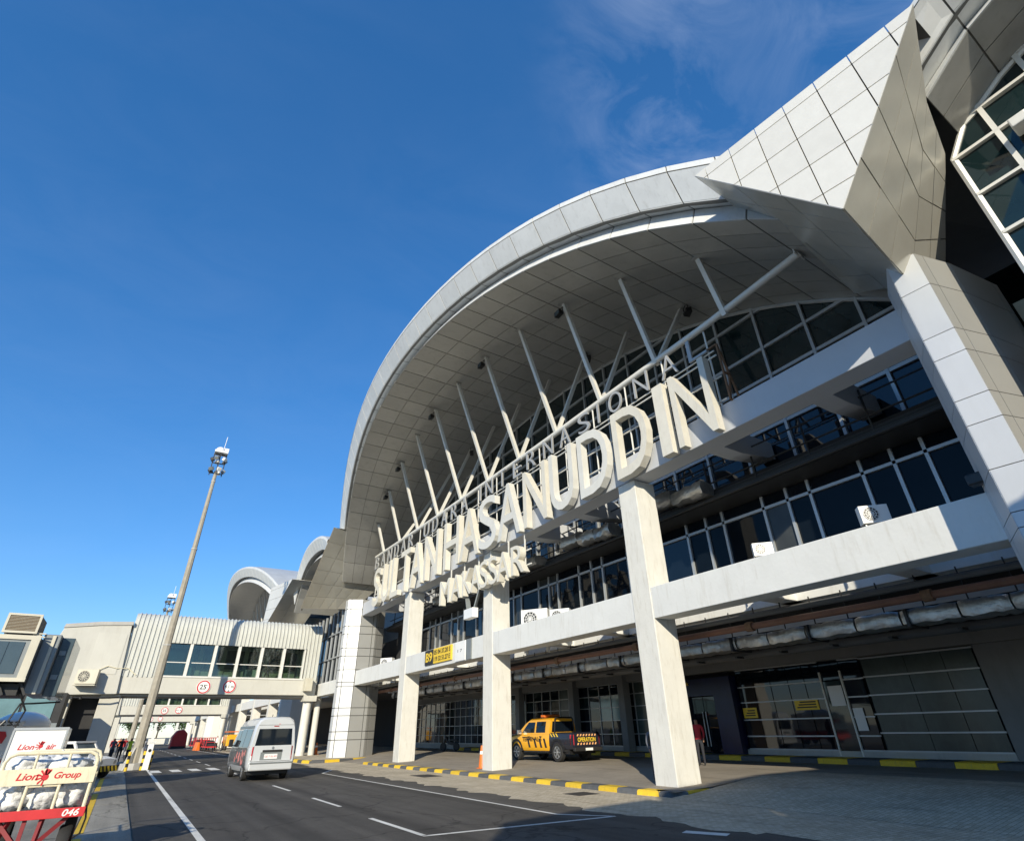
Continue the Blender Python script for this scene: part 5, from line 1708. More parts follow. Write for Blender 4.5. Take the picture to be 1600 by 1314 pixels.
def lion_mark(c, r, parent, depth=0.003):
    mb = MB()
    for k in range(7):
        a = math.radians(60 + k * 34)
        d = Vector((math.cos(a), math.sin(a)))
        s = Vector((-d.y, d.x))
        p = [d * r * 0.35 + s * r * 0.06, d * r * 0.98 + s * r * 0.10, d * r * 1.08, d * r * 0.92 - s * r * 0.14, d * r * 0.35 - s * r * 0.08]
        blob(mb, c, (1, 0, 0), (0, 0, 1), [(q.x, q.y) for q in p], depth)
    disc(mb, c, (1, 0, 0), (0, 0, 1), 0, r * 0.42, depth, 18)
    disc(mb, Vector(c) + Vector((r * 0.1, 0, r * 0.62)), (1, 0, 0), (0, 0, 1), 0, r * 0.36, depth, 16)
    mb.build('emblem', RED_P, parent)
lion_mark((-0.03, -0.046, 1.225), 0.115, cart)
MB().box(-0.66, 0.66, -0.05, 0.0, 0.655, 0.785).build('end_beam', RED, cart, bevel=0.006)
mb = MB(); put_text(mb, 'GC', (-0.62, -0.051, 0.68), (1, 0, 0), (0, 0, 1), 0.17, 0.085, 0.003, 0.02, 0.2)
put_text(mb, '046', (0.36, -0.051, 0.675), (1, 0, 0), (0, 0, 1), 0.22, 0.095, 0.003, 0.02, 0.2)
mb.build('number', WHITE_P, cart)
MB().box(-0.64, 0.64, 0.0, 2.35, 0.70, 0.75).build('deck', GREY_M, cart)
for s in (-1, 1):
    MB().box(s * 0.64 - 0.02, s * 0.64 + 0.02, 0, 2.35, 0.66, 0.78).build('side_beam', RED, cart)
    MB().tube([(s * 0.62, 0, 1.30), (s * 0.62, 2.3, 1.30)], 0.022, 8).build('side_rail', CREAM, cart, smooth=True)
    for y in (0.25, 2.0):
        wheel(cart, s * 0.47, y, 0.27, 0.17, s, RED)
m = MB()
for a, b in (((-0.45, 0.1, 0.66), (-0.05, 0.02, 0.25)), ((0.45, 0.1, 0.66), (0.05, 0.02, 0.25)), ((-0.10, 0.05, 0.66), (-0.10, 0.02, 0.25)), ((0.12, 0.05, 0.66), (0.10, 0.02, 0.25)),
             ((-0.5, 0.2, 0.30), (0.5, 0.2, 0.30)), ((-0.30, 0.05, 0.66), (-0.42, 0.2, 0.30))):
    m.bar(a, b, 0.055)
m.build('under_frame', RED_D, cart)
m = MB()
m.bar((0, 0.0, 0.26), (0, -1.5, 0.18), 0.07)
m.bar((-0.42, 0.15, 0.27), (0, -0.75, 0.22), 0.06)
m.bar((0.42, 0.15, 0.27), (0, -0.75, 0.22), 0.06)
m.build('tow_bar', RED, cart)
m = MB(); disc(m, (0, -1.6, 0.20), (1, 0, 0), (0, 1, 0), 0.06, 0.10, 0.05, 16); m.build('tow_eye', RED, cart)
m = MB(); m.tube([(0.66, 0.05, 0.80), (0.70, 0.02, 0.62), (0.68, 0.05, 0.42), (0.60, 0.1, 0.36)], 0.014, 6); m.build('brake_cable', BLACK, cart)
cart.location = (-0.85, 13.0, ZR)
RED_S = None

def sack(loc, size, rz, seed, label, group='white sacks on the baggage cart'):
    rnd = random.Random(seed)
    mb = MB()
    mb.ball((0, 0, 0), 1, 1, 1, 40, 26)
    ph = [rnd.uniform(0, 6.28) for _ in range(8)]
    out = []
    for x, y, z in mb.v:
        s = 3.2
        L = (abs(x) ** s + abs(y) ** s + abs(z) ** s) ** (1 / s)
        x, y, z = x / L, y / L, z / L
        w = 1 + 0.06 * math.sin(5 * x + ph[0]) + 0.06 * math.sin(6 * y + ph[1] + 3 * z) + 0.05 * math.sin(9 * x + 7 * z + ph[2]) + 0.035 * math.sin(15 * x - 11 * y + ph[3]) + 0.03 * math.sin(17 * z + 9 * x + ph[4])
        cr_ = abs(mnoise.noise(Vector((x * 2.1 + seed, y * 2.1, z * 2.1)))) * 0.22 + abs(mnoise.noise(Vector((x * 4.5, y * 4.5 + seed, z * 4.5)))) * 0.12
        w = w * (1.06 - cr_)
        out.append((x * size[0] * w, y * size[1] * w, z * size[2] * w))
    mb.v = out
    t = empty('sack', (0, 0, 0), label, 'sack', group)
    mb.build('bag', BAG, t, smooth=True, angle=180)
    n = MB()
    n.tube([(size[0] * 0.2, -size[1] * 0.2, size[2] * 0.95), (size[0] * 0.22, -size[1] * 0.22, size[2] * 1.1), (size[0] * 0.3, -size[1] * 0.3, size[2] * 1.25)], [0.05, 0.02, 0.05], 8)
    n.build('tied_neck', BAG, t, smooth=True)
    t.location = loc
    t.rotation_euler = (rnd.uniform(-0.1, 0.1), rnd.uniform(-0.12, 0.12), rz)
    return t
B = [((-1.24, 13.42, 0.80), (0.24, 0.28, 0.17), 0.1, 'square white sack at the lower left of the cart behind its bars'),
     ((-0.86, 13.40, 0.80), (0.21, 0.26, 0.17), 0.5, 'slumped white sack at the lower middle of the cart behind its bars'),
     ((-0.46, 13.42, 0.82), (0.19, 0.26, 0.18), -0.2, 'rounded white sack at the lower right of the cart above the number 046'),
     ((-1.16, 13.45, 1.20), (0.27, 0.30, 0.17), 0.3, 'crumpled white sack at the upper left behind the cream board'),
     ((-0.66, 13.45, 1.20), (0.33, 0.30, 0.17), -0.1, 'long white sack at the upper right behind the cream board'),
     ((-0.95, 14.3, 1.10), (0.30, 0.35, 0.27), 0.8, 'white sack in the middle of the cart load, on top of the pile'),
     ((-0.48, 14.4, 1.05), (0.24, 0.35, 0.24), 0.2, 'white sack in the middle right of the cart load'),
     ((-1.5, 13.75, 1.05), (0.20, 0.35, 0.16), 0.4, 'white sack bulging over the left side of the cart')]
for i, (l, s, r, lb) in enumerate(B):
    sack(l, s, r, i + 3, lb)

# --- white container with airline lettering behind the cart
ct = empty('baggage_container', (-2.1, 24.0, ZR), 'white baggage container lettered Lion air in red behind the baggage cart', 'container')
MB().box(-2.78, -1.45, 24.0, 25.6, 0.35, 1.93).build('box', WHITE, ct, bevel=0.02)
m = MB()
for a, b, c, d in ((-2.80, -1.43, 1.88, 1.95), (-2.80, -1.43, 0.33, 0.40)):
    m.box(a, b, 23.97, 24.02, c, d)
for x in (-2.79, -1.47):
    m.box(x - 0.02, x + 0.03, 23.975, 24.0, 0.4, 1.88)
m.build('edge_trim', MULL, ct)
mb = MB(); put_text(mb, 'Lion', (-2.55, 23.998, 1.36), (1, 0, 0), (0, 0, 1), 0.40, 0.15, 0.004, 0.02, 0.25)
put_text(mb, 'air', (-1.86, 23.998, 1.36), (1, 0, 0), (0, 0, 1), 0.24, 0.15, 0.004, 0.02, 0.25); mb.build('lettering', RED_P, ct)
lion_mark((-2.0, 23.998, 1.45), 0.13, ct)
for s in (-2.5, -1.7):
    wheel(ct, s, 24.4, 0.2, 0.12, 1); wheel(ct, s, 25.3, 0.2, 0.12, 1)

# --- white and red service truck with the domed cover, behind the container
sv = empty('service_truck', (-4.0, 31, ZR), 'white and red apron service truck with a red emblem at the left edge', 'service truck')
shell_pts = MB()
shell_pts.box(-5.6, -3.35, 31.0, 35.0, 0.95, 2.35)
shell_pts.build('body', WHITE, sv, bevel=0.12, seg=3)
MB().box(-5.58, -3.37, 30.98, 34.9, 0.35, 0.95).build('skirt', RED, sv, bevel=0.05)
d = MB(); d.ball((-3.55, 32.3, 2.1), 0.95, 1.3, 0.55, 18, 10); d.build('domed_cover', WHITE, sv, smooth=True)
for k in range(5):
    MB().box(-4.55 + k * 0.22, -4.40 + k * 0.22, 30.97, 31.0, 2.12, 2.16).build('vent', BLACK, sv)
    MB().box(-4.55 + k * 0.22, -4.40 + k * 0.22, 30.97, 31.0, 2.22, 2.26).build('vent', BLACK, sv)
m = MB(); blob(m, (-4.15, 30.99, 1.72), (1, 0, 0), (0, 0, 1), [(-0.32, -0.20), (-0.08, -0.20), (0.02, 0.02), (0.10, -0.20), (0.32, -0.20), (0.38, 0.05), (0.30, 0.2), (-0.1, 0.22), (-0.25, 0.1)], 0.01)
m.build('emblem', RED_P, sv)
for x in (-5.2, -3.6):
    for y in (31.7, 34.2):
        wheel(sv, x, y, 0.36, 0.24, 1)

# --- white tow tractor
tg = empty('tow_tractor', (0, 0, 0), 'white tow tractor with an open cab and yellow and black striped bumper', 'tow tractor')
shell(tg, [(0.0, [(0.60, 0.35), (0.66, 0.5), (0.66, 0.82), (0.1, 0.84)]), (1.2, [(0.62, 0.30), (0.68, 0.5), (0.68, 0.86), (0.1, 0.88)]), (2.2, [(0.62, 0.30), (0.68, 0.5), (0.66, 0.90), (0.1, 0.93)]), (2.95, [(0.58, 0.34), (0.62, 0.5), (0.58, 0.78), (0.1, 0.82)])], WHITE, bevel=0.01)
cab = MB()
for s in (-1, 1):
    cab.bar((s * 0.62, 0.35, 0.85), (s * 0.56, 0.55, 1.50), 0.09); cab.bar((s * 0.62, 1.85, 0.88), (s * 0.56, 1.35, 1.50), 0.09)
    cab.bar((s * 0.56, 0.5, 1.50), (s * 0.56, 1.4, 1.50), 0.09)
cab.box(-0.6, 0.6, 0.45, 1.45, 1.49, 1.56)
cab.build('cab_frame', WHITE, tg)
MB().prism([(-0.55, 1.82, 0.92), (0.55, 1.82, 0.92), (0.5, 1.38, 1.46), (-0.5, 1.38, 1.46)], (0, 0.015, 0.01)).build('windscreen', GREY_GL, tg)
MB().box(-0.45, 0.45, 0.5, 1.0, 0.85, 1.2).build('seat', BLACK, tg, bevel=0.05)
MB().box(-0.66, 0.66, 2.9, 3.05, 0.28, 0.52).build('bumper', BLACK, tg, bevel=0.02)
for k in range(6):
    MB().prism([(-0.62 + k * 0.22, 3.055, 0.29), (-0.52 + k * 0.22, 3.055, 0.29), (-0.42 + k * 0.22, 3.055, 0.51), (-0.52 + k * 0.22, 3.055, 0.51)], (0, 0.006, 0)).build('bumper_stripe', YEL_P, tg)
for s in (-1, 1):
    MB().box(s * 0.68 - 0.01, s * 0.68 + 0.01, 2.0, 2.9, 0.34, 0.52).build('side_stripe', ORANGE, tg)
    wheel(tg, s * 0.60, 0.6, 0.32, 0.2, s); wheel(tg, s * 0.60, 2.3, 0.32, 0.2, s)
    m = MB(); disc(m, (s * 0.4, 2.99, 0.66), (-1, 0, 0), (0, 0, 1), 0, 0.08, 0.02, 14); m.build('headlight', CHROME, tg)
tg.location = (-2.55, 40.2, ZR)
tg.rotation_euler = (0, 0, math.radians(-132))
tg.scale = (1.05, 1.05, 1.05)

# --- movable passenger bridge at the left edge with its rooftop cooling unit
pb = empty('passenger_bridge', (-4, 26, ZR), 'grey movable passenger bridge tunnel with panelled sides at the left edge', 'passenger bridge')
MB().box(-12, -3.28, 26.0, 29.0, 3.36, 4.78).build('tunnel', GREY_M, pb, bevel=0.03)
for k in range(7):
    xx = -3.62 - 0.44 * (k + 1)
    MB().box(xx, xx + 0.42, 25.975, 25.995, 3.58, 4.58).build('side_pane', GREY_GL, pb)
MB().box(-12, -3.25, 25.94, 26.0, 4.66, 4.80).build('top_trim', BEIGE_M, pb)
MB().box(-12, -3.25, 25.94, 26.0, 3.34, 3.46).build('bottom_trim', BEIGE_M, pb)
MB().box(-3.5, -3.26, 25.94, 26.0, 3.46, 4.66).build('end_trim', BEIGE_M, pb)
MB().box(-3.27, -2.75, 26.6, 29.6, 3.0, 4.95).build('bellows', GREY_M, pb, bevel=0.03)
MB().box(-3.0, -2.9, 26.54, 26.6, 3.0, 4.9).build('bellows_post', BEIGE_M, pb)
MB().box(-2.75, -2.35, 27.0, 30.0, 2.95, 4.9).build('vestibule', GREY_GL, pb, bevel=0.02)
for z in (3.5, 4.3):
    MB().box(-2.7, -2.5, 26.96, 27.0, z, z + 0.15).build('junction_box', GREY_M, pb)
m = MB()
for x in (-8.0, -5.5, -4.0, -3.4):
    m.bar((x, 26.3, 3.36), (x + 0.25, 26.3, 2.95), 0.07)
m.box(-12, -3.4, 26.4, 28.6, 2.95, 3.3)
m.build('under_frame', STEEL_D, pb)
MB().tube([(-4.75, 27.2, -0.1), (-4.75, 27.2, 1.4), (-4.55, 27.2, 2.2), (-4.55, 27.2, 3.0)], [0.36, 0.34, 0.28, 0.26], 16).build('lift_column', WHITE, pb, smooth=True)
MB().box(-5.1, -4.0, 26.8, 27.6, 2.3, 2.9).build('drive_housing', STEEL_D, pb)
m = MB()
m.tube([(-3.3, 26.5, 3.0), (-3.0, 26.6, 2.5), (-3.1, 26.6, 2.0), (-3.35, 26.6, 2.2), (-3.2, 26.6, 2.7), (-2.9, 26.8, 2.72), (-2.2, 27.5, 2.8)], 0.03, 6)
m.tube([(-4.2, 26.5, 2.9), (-4.4, 26.3, 2.0), (-4.2, 26.3, 1.0), (-3.9, 26.3, 1.4), (-3.4, 26.4, 2.2)], 0.03, 6)
m.build('hanging_cable', BLACK, pb)
ru = empty('air_conditioner', (-3.9, 27, 4.8), 'large rooftop air conditioner with a brown coil grille on the grey passenger bridge', 'air conditioner')
MB().box(-4.42, -3.50, 26.3, 27.9, 4.93, 5.52).build('casing', STEEL_D, ru, bevel=0.02)
m = MB(); m.box(-4.45, -3.47, 26.24, 26.3, 4.90, 4.97); m.box(-4.45, -3.47, 26.24, 26.3, 5.48, 5.55); m.box(-4.45, -4.38, 26.24, 26.3, 4.97, 5.48); m.box(-3.54, -3.47, 26.24, 26.3, 4.97, 5.48)
m.build('front_frame', BEIGE_M, ru)
MB().box(-4.38, -3.54, 26.26, 26.3, 4.97, 5.48).build('coil', GRILL, ru)
m = MB()
for k in range(10):
    m.box(-4.38, -3.54, 26.25, 26.26, 5.0 + k * 0.048, 5.008 + k * 0.048)
m.build('grille_bars', BEIGE_M, ru)
m = MB()
for x in (-4.35, -3.55):
    for y in (26.4, 27.7):
        m.bar((x, y, 4.78), (x, y, 4.93), 0.05)
m.bar((-3.55, 26.35, 4.9), (-3.2, 26.35, 4.8), 0.04); m.bar((-4.4, 26.35, 4.92), (-3.2, 26.35, 4.92), 0.04)
m.build('stand', BEIGE_M, ru)

gt = empty('passenger_bridge', (-6, 48, ZR), 'glazed passenger bridge tunnel passing behind the service truck under the concrete block', 'passenger bridge')
MB().box(-14, -3.6, 48.0, 50.6, 2.3, 4.2).build('tunnel', STEEL_D, gt)
for k in range(6):
    xx = -3.9 - 1.7 * (k + 1)
    MB().box(xx, xx + 1.55, 47.96, 47.99, 2.6, 4.1).build('side_pane', TEAL_GL, gt)
MB().box(-14, -3.6, 47.9, 48.0, 2.25, 2.5).build('sill_beam', GREY_M, gt)
MB().box(-5.2, -4.6, 48.2, 50.4, 0, 2.3).build('pier', GREY_M, gt)
cb = MB(); cb.tube([(-6.2, 52.6, 4.12), (-4, 52.55, 4.16), (-1.8, 52.55, 4.14), (-0.8, 52.8, 4.2)], 0.06, 6)
for x in (-5.2, -4.4, -3.6, -3.1):
    cb.ball((x, 52.5, 4.1), 0.1, 0.1, 0.1, 8, 5)
tag(cb.build('cable_bundle', BLACK), 'black cable bundle strung under the concrete end of the nearest bridge', 'cable')

# --- people: one continuous body each, coloured by region
def person(loc, rz, top, legs, label, group='people beside the light mast', pose=0, skirt=False, h=1.70, vest=None):
    s = h / 1.72
    sw = (0.0, 0.22, 0.10)[pose]
    J = {'pel': (0, 0, 0.95), 'wai': (0, 0.0, 1.10), 'che': (0, 0.01, 1.34), 'nek': (0, 0.02, 1.48), 'hd0': (0, 0.03, 1.56), 'hd1': (0, 0.035, 1.66)}
    R = {'pel': 0.135, 'wai': 0.125, 'che': 0.145, 'nek': 0.055, 'hd0': 0.075, 'hd1': 0.082}
    E = [('pel', 'wai'), ('wai', 'che'), ('che', 'nek'), ('nek', 'hd0'), ('hd0', 'hd1')]
    for k, sd in ((1, -1), (2, 1)):
        d = sw * (1 if k == 1 else -1)
        J.update({'hip%d' % k: (sd * 0.09, 0, 0.88), 'kne%d' % k: (sd * 0.095, d * 0.6 + 0.02, 0.49), 'ank%d' % k: (sd * 0.10, d, 0.09), 'toe%d' % k: (sd * 0.11, d + 0.15, 0.04),
                  'sho%d' % k: (sd * 0.18, 0.0, 1.42), 'elb%d' % k: (sd * 0.235, -d * 0.4 - 0.02, 1.14), 'wri%d' % k: (sd * (0.20 if pose != 2 else 0.10), (-d * 0.3 + 0.10) if pose != 2 else 0.26, 0.90 if pose != 2 else 1.12), 'han%d' % k: (sd * (0.19 if pose != 2 else 0.07), (-d * 0.3 + 0.13) if pose != 2 else 0.33, 0.81 if pose != 2 else 1.16)})
        R.update({'hip%d' % k: 0.095, 'kne%d' % k: 0.062, 'ank%d' % k: 0.045, 'toe%d' % k: 0.035, 'sho%d' % k: 0.065, 'elb%d' % k: 0.045, 'wri%d' % k: 0.032, 'han%d' % k: 0.030})
        E += [('pel', 'hip%d' % k), ('hip%d' % k, 'kne%d' % k), ('kne%d' % k, 'ank%d' % k), ('ank%d' % k, 'toe%d' % k), ('che', 'sho%d' % k), ('sho%d' % k, 'elb%d' % k), ('elb%d' % k, 'wri%d' % k), ('wri%d' % k, 'han%d' % k)]
    names = list(J)
    me = bpy.data.meshes.new('skeleton')
    me.from_pydata([Vector(J[n]) * s for n in names], [(names.index(a), names.index(b)) for a, b in E], [])
    ob = bpy.data.objects.new('skeleton', me)
    COL.objects.link(ob)
    sk = ob.modifiers.new('skin', 'SKIN')
    for i, n in enumerate(names):
        me.skin_vertices[0].data[i].radius = (R[n] * s, R[n] * s * (0.72 if n in ('pel', 'wai', 'che') else 1))
    me.skin_vertices[0].data[0].use_root = True
    sb = ob.modifiers.new('subd', 'SUBSURF')
    sb.levels = 1
    sb.render_levels = 1
    dg = bpy.context.evaluated_depsgraph_get()
    nm = bpy.data.meshes.new_from_object(ob.evaluated_get(dg))
    bpy.data.objects.remove(ob)
    for q in (SKIN, HAIR, top, legs, BLACK, vest or top):
        nm.materials.append(q)
    for p in nm.polygons:
        c = p.center / s
        mi = 2
        if c.z > 1.655 or (c.z > 1.56 and c.y < 0.0): mi = 1
        elif c.z > 1.47: mi = 0
        elif c.z < 0.08: mi = 4
        elif c.z < 0.93 and abs(c.x) < 0.165: mi = 3
        elif abs(c.x) > 0.15 and (c.z < 0.96 or (pose == 2 and c.y > 0.2)): mi = 0
        elif vest and abs(c.x) < 0.17: mi = 5
        p.material_index = mi
        p.use_smooth = True
    nm.name = 'person'
    t = link_mesh('person', nm)
    tag(t, label, 'person', group)
    t.location = loc
    t.rotation_euler = (0, 0, rz)
    fc = MB()
    hz = 1.625 * s
    for sx in (-0.03, 0.03):
        fc.ball((sx * s, 0.112 * s, hz + 0.01), 0.012, 0.01, 0.01, 6, 4)
    fo = fc.build('eyes', BLACK, t) if False else None
    return t
ppl = [((-0.30, 60.0, ZR), 2.6, CL_GREY, CL_DARK, 'person in a grey top standing left of the others by the mast', 2, None),
       ((0.24, 61.5, ZR), 3.3, CL_DARK, CL_DARK, 'person dressed in black between the grey top and the hi-vis vest', 0, None),
       ((0.80, 56.0, ZR), 2.9, CL_WHITE, CL_DARK, 'person in a yellow hi-vis vest standing at the foot of the mast', 1, CL_HIVIS),
       ((1.55, 52.5, ZR), 3.6, CL_WHITE, CL_DARK, 'person in a white shirt on the road side of the mast', 1, None),
       ((-0.45, 76.0, ZR), 3.0, CL_RED, CL_DARK, 'person in red farther back, left of the grey top', 0, None),
       ((0.10, 78.5, ZR), 3.4, CL_ORANGE, CL_DARK, 'person in orange farther back behind the black clothes', 0, None),
       ((0.55, 74.0, ZR), 3.2, CL_RED, CL_GREY, 'person in red and grey farther back beside the hi-vis vest', 1, None),
       ((-2.75, 88.0, ZR), 3.0, CL_RED, CL_DARK, 'person in dark red in the shade under the nearest bridge', 0, None),
       ((-2.35, 86.0, ZR), 3.0, CL_GREY, CL_DARK, 'person in grey in the shade under the nearest bridge', 0, None),
       ((2.0, 70.0, ZR), 3.9, CL_WHITE, CL_GREY, 'person in white farther back on the road beyond the mast', 2, None)]
for l, r, tp, lg, lb, po, v in ppl:
    person(l, r, tp, lg, lb, pose=po, vest=v, h=1.78)
person((10.4, 86.0, ZR), 1.6, CL_WHITE, CL_DARK, 'person in a white shirt walking at the far kerb', 'people on the far pavement', 1, h=1.8)
person((11.3, 87.5, ZR), 1.2, CL_RED, CL_DARK, 'person in red beside the far yellow loader', 'people on the far pavement', 0, h=1.8)
person((20.2, 17.6, 0.2), 2.2, CL_RED, CL_DARK, 'person in a red top in the shade behind the nearest plain pillar', 'people under the building', 0)
person((15.15, 15.15, 0.02), 2.8, CL_GREY, CL_DARK, 'person in grey mostly hidden behind the nearest plain pillar', 'people under the building', 0)
person((6.75, YB + 1.6, 5.65), 1.7, CL_DARK, CL_DARK, 'dark silhouette of a person walking inside the bridge, left one', 'people inside the bridge', 2)
person((9.35, YB + 1.6, 5.65), -1.7, CL_DARK, CL_DARK, 'dark silhouette of a person walking inside the bridge, right one', 'people inside the bridge', 1)

# --- small street things
def cone(loc, label, s=1.0):
    t = empty('traffic_cone', (0, 0, 0), label, 'traffic cone', 'orange traffic cones')
    m = MB(); m.tube([(0, 0, 0.04), (0, 0, 1.0)], [0.17, 0.06], 14); m.build('body', ORANGE, t, smooth=True)
    m = MB(); m.tube([(0, 0, 0.62), (0, 0, 0.76)], [0.112, 0.096], 14); m.build('band', WHITE_P, t, smooth=True)
    MB().box(-0.2, 0.2, -0.2, 0.2, 0, 0.05).build('foot', ORANGE, t, bevel=0.01)
    t.location = loc; t.scale = (s, s, s)
cone((14.92, 26.4, 0.02), 'tall orange cone beside the middle pillar', 0.95)
cone((14.5, 54.6, 0.03), 'orange cone between the round bridge posts', 0.9)
def bollard(loc, label):
    t = empty('bollard', (0, 0, 0), label, 'bollard', 'yellow and black bollards at the mast')
    for k in range(5):
        MB().tube([(0, 0, 0.2 * k), (0, 0, 0.2 * k + 0.2)], 0.08, 10).build('band', YEL if k % 2 == 0 else BLACK, t, smooth=True)
    t.location = loc
bollard((1.55, 45.4, ZR), 'yellow and black bollard left of the white mast post')
bollard((1.98, 46.0, ZR), 'yellow and black bollard right of the white mast post')
bollard((0.75, 44.9, ZR), 'yellow and black bollard at the left foot of the mast')
wp_ = empty('control_post', (1.75, 45.2, ZR), 'leaning white control post with a round hole beside the light mast', 'control post')
MB().prism([(1.58, 45.1, ZR), (1.92, 45.1, ZR), (1.92, 45.1, 1.32), (1.62, 45.1, 1.32)], (0, 0.3, 0)).build('casing', WHITE, wp_, bevel=0.02)
m = MB(); disc(m, (1.76, 45.095, 0.9), (1, 0, 0), (0, 0, 1), 0, 0.09, 0.01, 14); m.build('dial', BLACK, wp_)
MB().box(1.55, 1.98, 45.05, 45.45, 1.32, 1.38).build('cap', WHITE, wp_)

mc = empty('motorcycle', (0, 0, 0), 'dark motorcycle parked in the shade behind the farthest plain pillar', 'motorcycle')
for y in (0.0, 1.25):
    wheel(mc, 0.0, y, 0.29, 0.10, -1, STEEL_D)
m = MB(); m.bar((0, 0.1, 0.45), (0, 0.75, 0.55), 0.16, 0.18); m.bar((0, 0.75, 0.5), (0, 1.05, 0.95), 0.12); m.bar((0, 1.25, 0.3), (0, 1.02, 0.98), 0.07)
m.build('frame', STEEL_D, mc)
MB().obox((0, 0.25, 0.74), (0.13, 0, 0), (0, 0.38, 0), (0, 0, 0.06)).build('seat', BLACK, mc, bevel=0.03)
m = MB(); m.tube([(-0.32, 0.95, 1.02), (0, 1.05, 0.98), (0.32, 0.95, 1.02)], 0.02, 8); m.build('handlebar', CHROME, mc)
m = MB(); m.ball((0, 1.16, 0.88), 0.09, 0.08, 0.09, 10, 6); m.build('headlamp', CHROME, mc)
mc.location = (22.3, 43.5, 0.23); mc.rotation_euler = (0, 0, 0.5)

# far end of the road
def barrier(loc, rz, m_, label, grp):
    t = empty('road_barrier', (0, 0, 0), label, 'road barrier', grp)
    b = MB(); b.prism([(-0.9, -0.28, 0), (-0.9, 0.28, 0), (-0.9, 0.10, 0.95), (-0.9, -0.10, 0.95)], (1.8, 0, 0)); b.build('body', m_, t, bevel=0.04)
    b = MB(); b.box(-0.6, -0.3, -0.2, 0.2, 0, 0.12); b.box(0.3, 0.6, -0.2, 0.2, 0, 0.12); b.build('fork_slot', BLACK, t)
    t.location = loc; t.rotation_euler = (0, 0, rz); t.scale = (1, 1, 1.05)
for k, (x, y) in enumerate(((9.6, 100), (9.9, 103.5), (9.3, 97))):
    barrier((x, y, ZR), 1.3 + 0.2 * k, ORANGE, 'orange water filled barrier, %s of three on the far road edge' % ('middle', 'farthest', 'nearest')[k], 'orange barriers on the far road')
tank = empty('water_tank', (8.3, 118, ZR), 'big dull red covered load standing on the far road edge', 'covered load')
shellm = MB(); shellm.prism([(7.2, 118, ZR), (9.7, 118, ZR), (9.5, 118, 2.0), (8.9, 118, 2.6), (7.9, 118, 2.5), (7.3, 118, 1.6)], (0, 3, 0)); shellm.build('cover', RED, tank, bevel=0.2, seg=3)
MB().box(7.4, 9.5, 117.9, 121.2, ZR, 0.2).build('pallet', STEEL_D, tank)
yl = empty('loader', (12.0, 84, ZR), 'yellow loader parked on the far pavement behind the van', 'loader')
MB().box(11.2, 13.0, 84, 87, 0.45, 1.7).build('body', V_YEL, yl, bevel=0.1, seg=3)
MB().box(11.2, 13.2, 83.8, 87.2, 1.95, 2.05).build('canopy', ORANGE, yl)
m = MB()
for x in (11.3, 12.9):
    for y in (84, 86.9):
        m.bar((x, y, 1.6), (x, y, 1.95), 0.06)
m.build('canopy_post', STEEL_D, yl)
for x in (11.3, 12.9):
    for y in (84.6, 86.4): wheel(yl, x, y, 0.4, 0.25, -1)
for k in range(7):
    cr = empty('baggage_cart', (0, 0, 0), 'loaded baggage cart in the far kerb row, %s from the near end' % ('first', 'second', 'third', 'fourth', 'fifth', 'sixth', 'seventh')[k], 'baggage cart', 'baggage carts along the far kerb')
    MB().box(-0.7, 0.7, 0, 2.4, 0.4, 0.55).build('deck', RED, cr)
    m = MB()
    for x in (-0.65, 0.65):
        m.tube([(x, 0, 0.5), (x, 0, 1.5), (x, 2.4, 1.5), (x, 2.4, 0.5)], 0.04, 6)
    m.tube([(-0.65, 0, 1.5), (0.65, 0, 1.5)], 0.04, 6); m.tube([(-0.65, 0, 1.0), (0.65, 0, 1.0)], 0.04, 6)
    m.build('rail', (CL_RED, STEEL_D)[k % 2], cr)
    MB().box(-0.55, 0.55, 0.2, 2.2, 0.55, 1.1 + 0.1 * (k % 3)).build('load', (CL_DARK, STEEL_D, RED)[k % 3], cr, bevel=0.08)
    wheel(cr, -0.6, 0.5, 0.22, 0.12, -1); wheel(cr, 0.6, 0.5, 0.22, 0.12, 1)
    cr.location = (10.3 + 0.1 * (k % 2), 90 + 3.4 * k, ZR)
fn_ = empty('fence', (12.8, 66, ZR), 'temporary fence of pale corrugated sheets along the far kerb', 'fence')
for k in range(5):
    sh = MB()
    rows = []
    for i in range(25):
        yy = 66.0 + k * 2.45 + i * 0.1
        xx = 12.4 + (0.03 if i % 2 else 0.0)
        rows.append([(xx, yy, 0.0), (xx, yy, 2.1)])
    sh.loft(rows, close=False, cap=False)
    o = sh.build('fence_sheet', STEEL_W, fn_, fix=False)
    so = o.modifiers.new('solid', 'SOLIDIFY'); so.thickness = 0.004

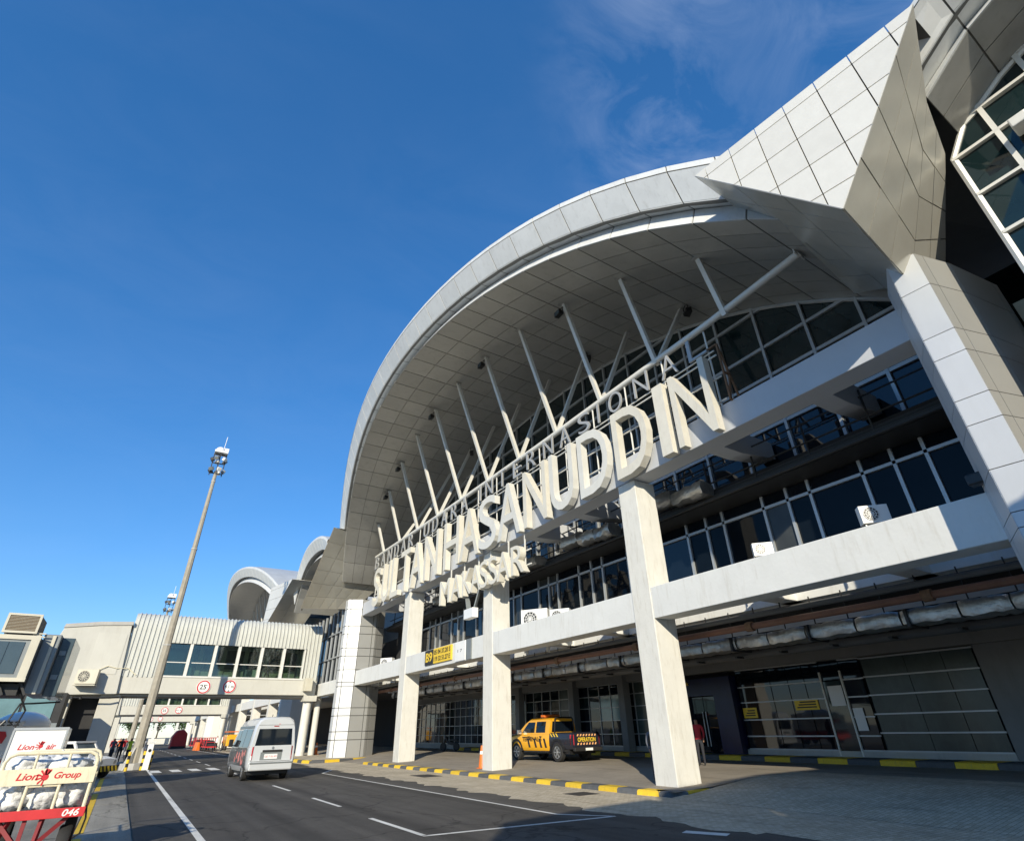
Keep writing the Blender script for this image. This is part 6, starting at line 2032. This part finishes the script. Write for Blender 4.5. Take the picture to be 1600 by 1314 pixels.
# the next bays of the terminal down the road, simpler
for q, S in enumerate((64.9, 129.8)):
    nb = empty('terminal_wing', (14.45, 25 + S, 0), ('second bay of the white terminal beyond the nearest bridge', 'third bay of the white terminal at the far end of the road')[q], 'building', 'farther terminal bays')
    for y0 in (13.66, 24.6, 35.75):
        MB().box(14.44, 15.50, y0 + S, y0 + S + 0.92, -0.12, 9.98).build('pillar', W_PILLAR, nb)
    for y0 in (1.9, 46.0):
        MB().prism([(13.4, y0 + S, -0.12), (14.4, y0 - 0.5 + S, -0.12), (16.5, y0 - 0.6 + S, -0.12), (16.5, y0 + 1.6 + S, -0.12), (14.4, y0 + 1.4 + S, -0.12), (13.4, y0 + 0.8 + S, -0.12)], (0, 0, 11.5)).build('column', CLAD_W, nb)
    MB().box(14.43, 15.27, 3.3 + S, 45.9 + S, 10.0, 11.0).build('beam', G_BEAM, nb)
    MB().box(14.47, 15.27, 3.3 + S, 45.9 + S, 4.82, 5.86).build('beam', W_PAINT, nb)
    MB().box(18.1, 18.3, 3 + S, 47 + S, 5.3, 20.5 if q == 0 else 17).build('glass_wall', GLASS, nb)
    MB().box(17.2, 26, -2 + S, 60 + S, 4.9, 5.4).build('floor_slab', W_PAINT, nb)
    MB().box(25, 25.3, -2 + S, 60 + S, 0, 4.9).build('rear_wall', INNER, nb)
    m = MB()
    for k in range(22):
        m.box(18.0, 18.1, 4 + 1.95 * k + S, 4.1 + 1.95 * k + S, 5.4, 9)
    m.build('mullions', MULL, nb, kind='stuff')
    if q == 0:
        for k in range(11):
            y = 8.18 + 3.385 * k + S
            u = (k - 5) * 3.385 / 22
            e = arch_c.e5(u)
            MB().bar((14.45, y, 14.2), (12.9 + 2 * u * u, y, e.z), 0.17).build('strut', STEEL_W, nb)

# far gate building and trees closing the road
gh = empty('gate_building', (4, 190, ZR), 'low white gate building with a flat canopy closing the far end of the road', 'building')
MB().box(-14, 16, 190, 196, 5.0, 6.2).build('canopy', W_PAINT, gh)
MB().box(-14, 16, 189.8, 190, 6.3, 6.8).build('fascia', W_PAINT, gh)
for x in (-13, -8, -3, 2, 7, 12):
    MB().box(x, x + 0.6, 190.3, 190.9, ZR, 5.0).build('pillar', W_PAINT, gh)
MB().box(-14, 16, 195.6, 195.8, ZR, 1.2).build('wall', W_PAINT, gh)
def tree(loc, h, r, seed, label):
    rnd = random.Random(seed)
    t = empty('tree', (0, 0, 0), label, 'tree', 'trees beyond the gate building')
    m = MB(); m.tube([(0, 0, 0), (0.1, 0, h * 0.3), (0, 0.1, h * 0.6)], [0.25, 0.18, 0.08], 8)
    for k in range(5):
        a = k * 1.3
        m.tube([(0, 0, h * 0.35), (math.cos(a) * r * 0.6, math.sin(a) * r * 0.6, h * 0.7)], [0.09, 0.03], 6)
    m.build('trunk', BARK, t, smooth=True)
    c = MB()
    for k in range(900):
        a, b = rnd.uniform(0, 6.283), math.acos(rnd.uniform(-1, 1))
        rr_ = r * (0.45 + 0.55 * rnd.random()) * (0.8 + 0.25 * math.sin(3 * a + seed) + 0.15 * math.sin(5 * b))
        p = Vector((rr_ * math.sin(b) * math.cos(a), rr_ * math.sin(b) * math.sin(a), h * 0.68 + rr_ * 0.75 * math.cos(b)))
        d = Vector((rnd.gauss(0, 1), rnd.gauss(0, 1), rnd.gauss(0, 1))).normalized() * 0.30
        e = d.cross(Vector((rnd.gauss(0, 1), rnd.gauss(0, 1), 1))).normalized() * 0.16
        c.add([p - d, p + e, p + d, p - e], [(0, 1, 2, 3)])
    c.build('crown', LEAF, t, fix=False)
    t.location = loc
for k, (x, y, h) in enumerate(((-20, 215, 9), (-12, 212, 8), (-5, 214, 9), (2, 210, 8), (9, 214, 9.5), (15, 211, 8))):
    tree((x, y, -0.15), h, h * 0.42, k, 'leafy green tree beyond the far gate building, %s from the left' % ('first', 'second', 'third', 'fourth', 'fifth', 'sixth')[k])
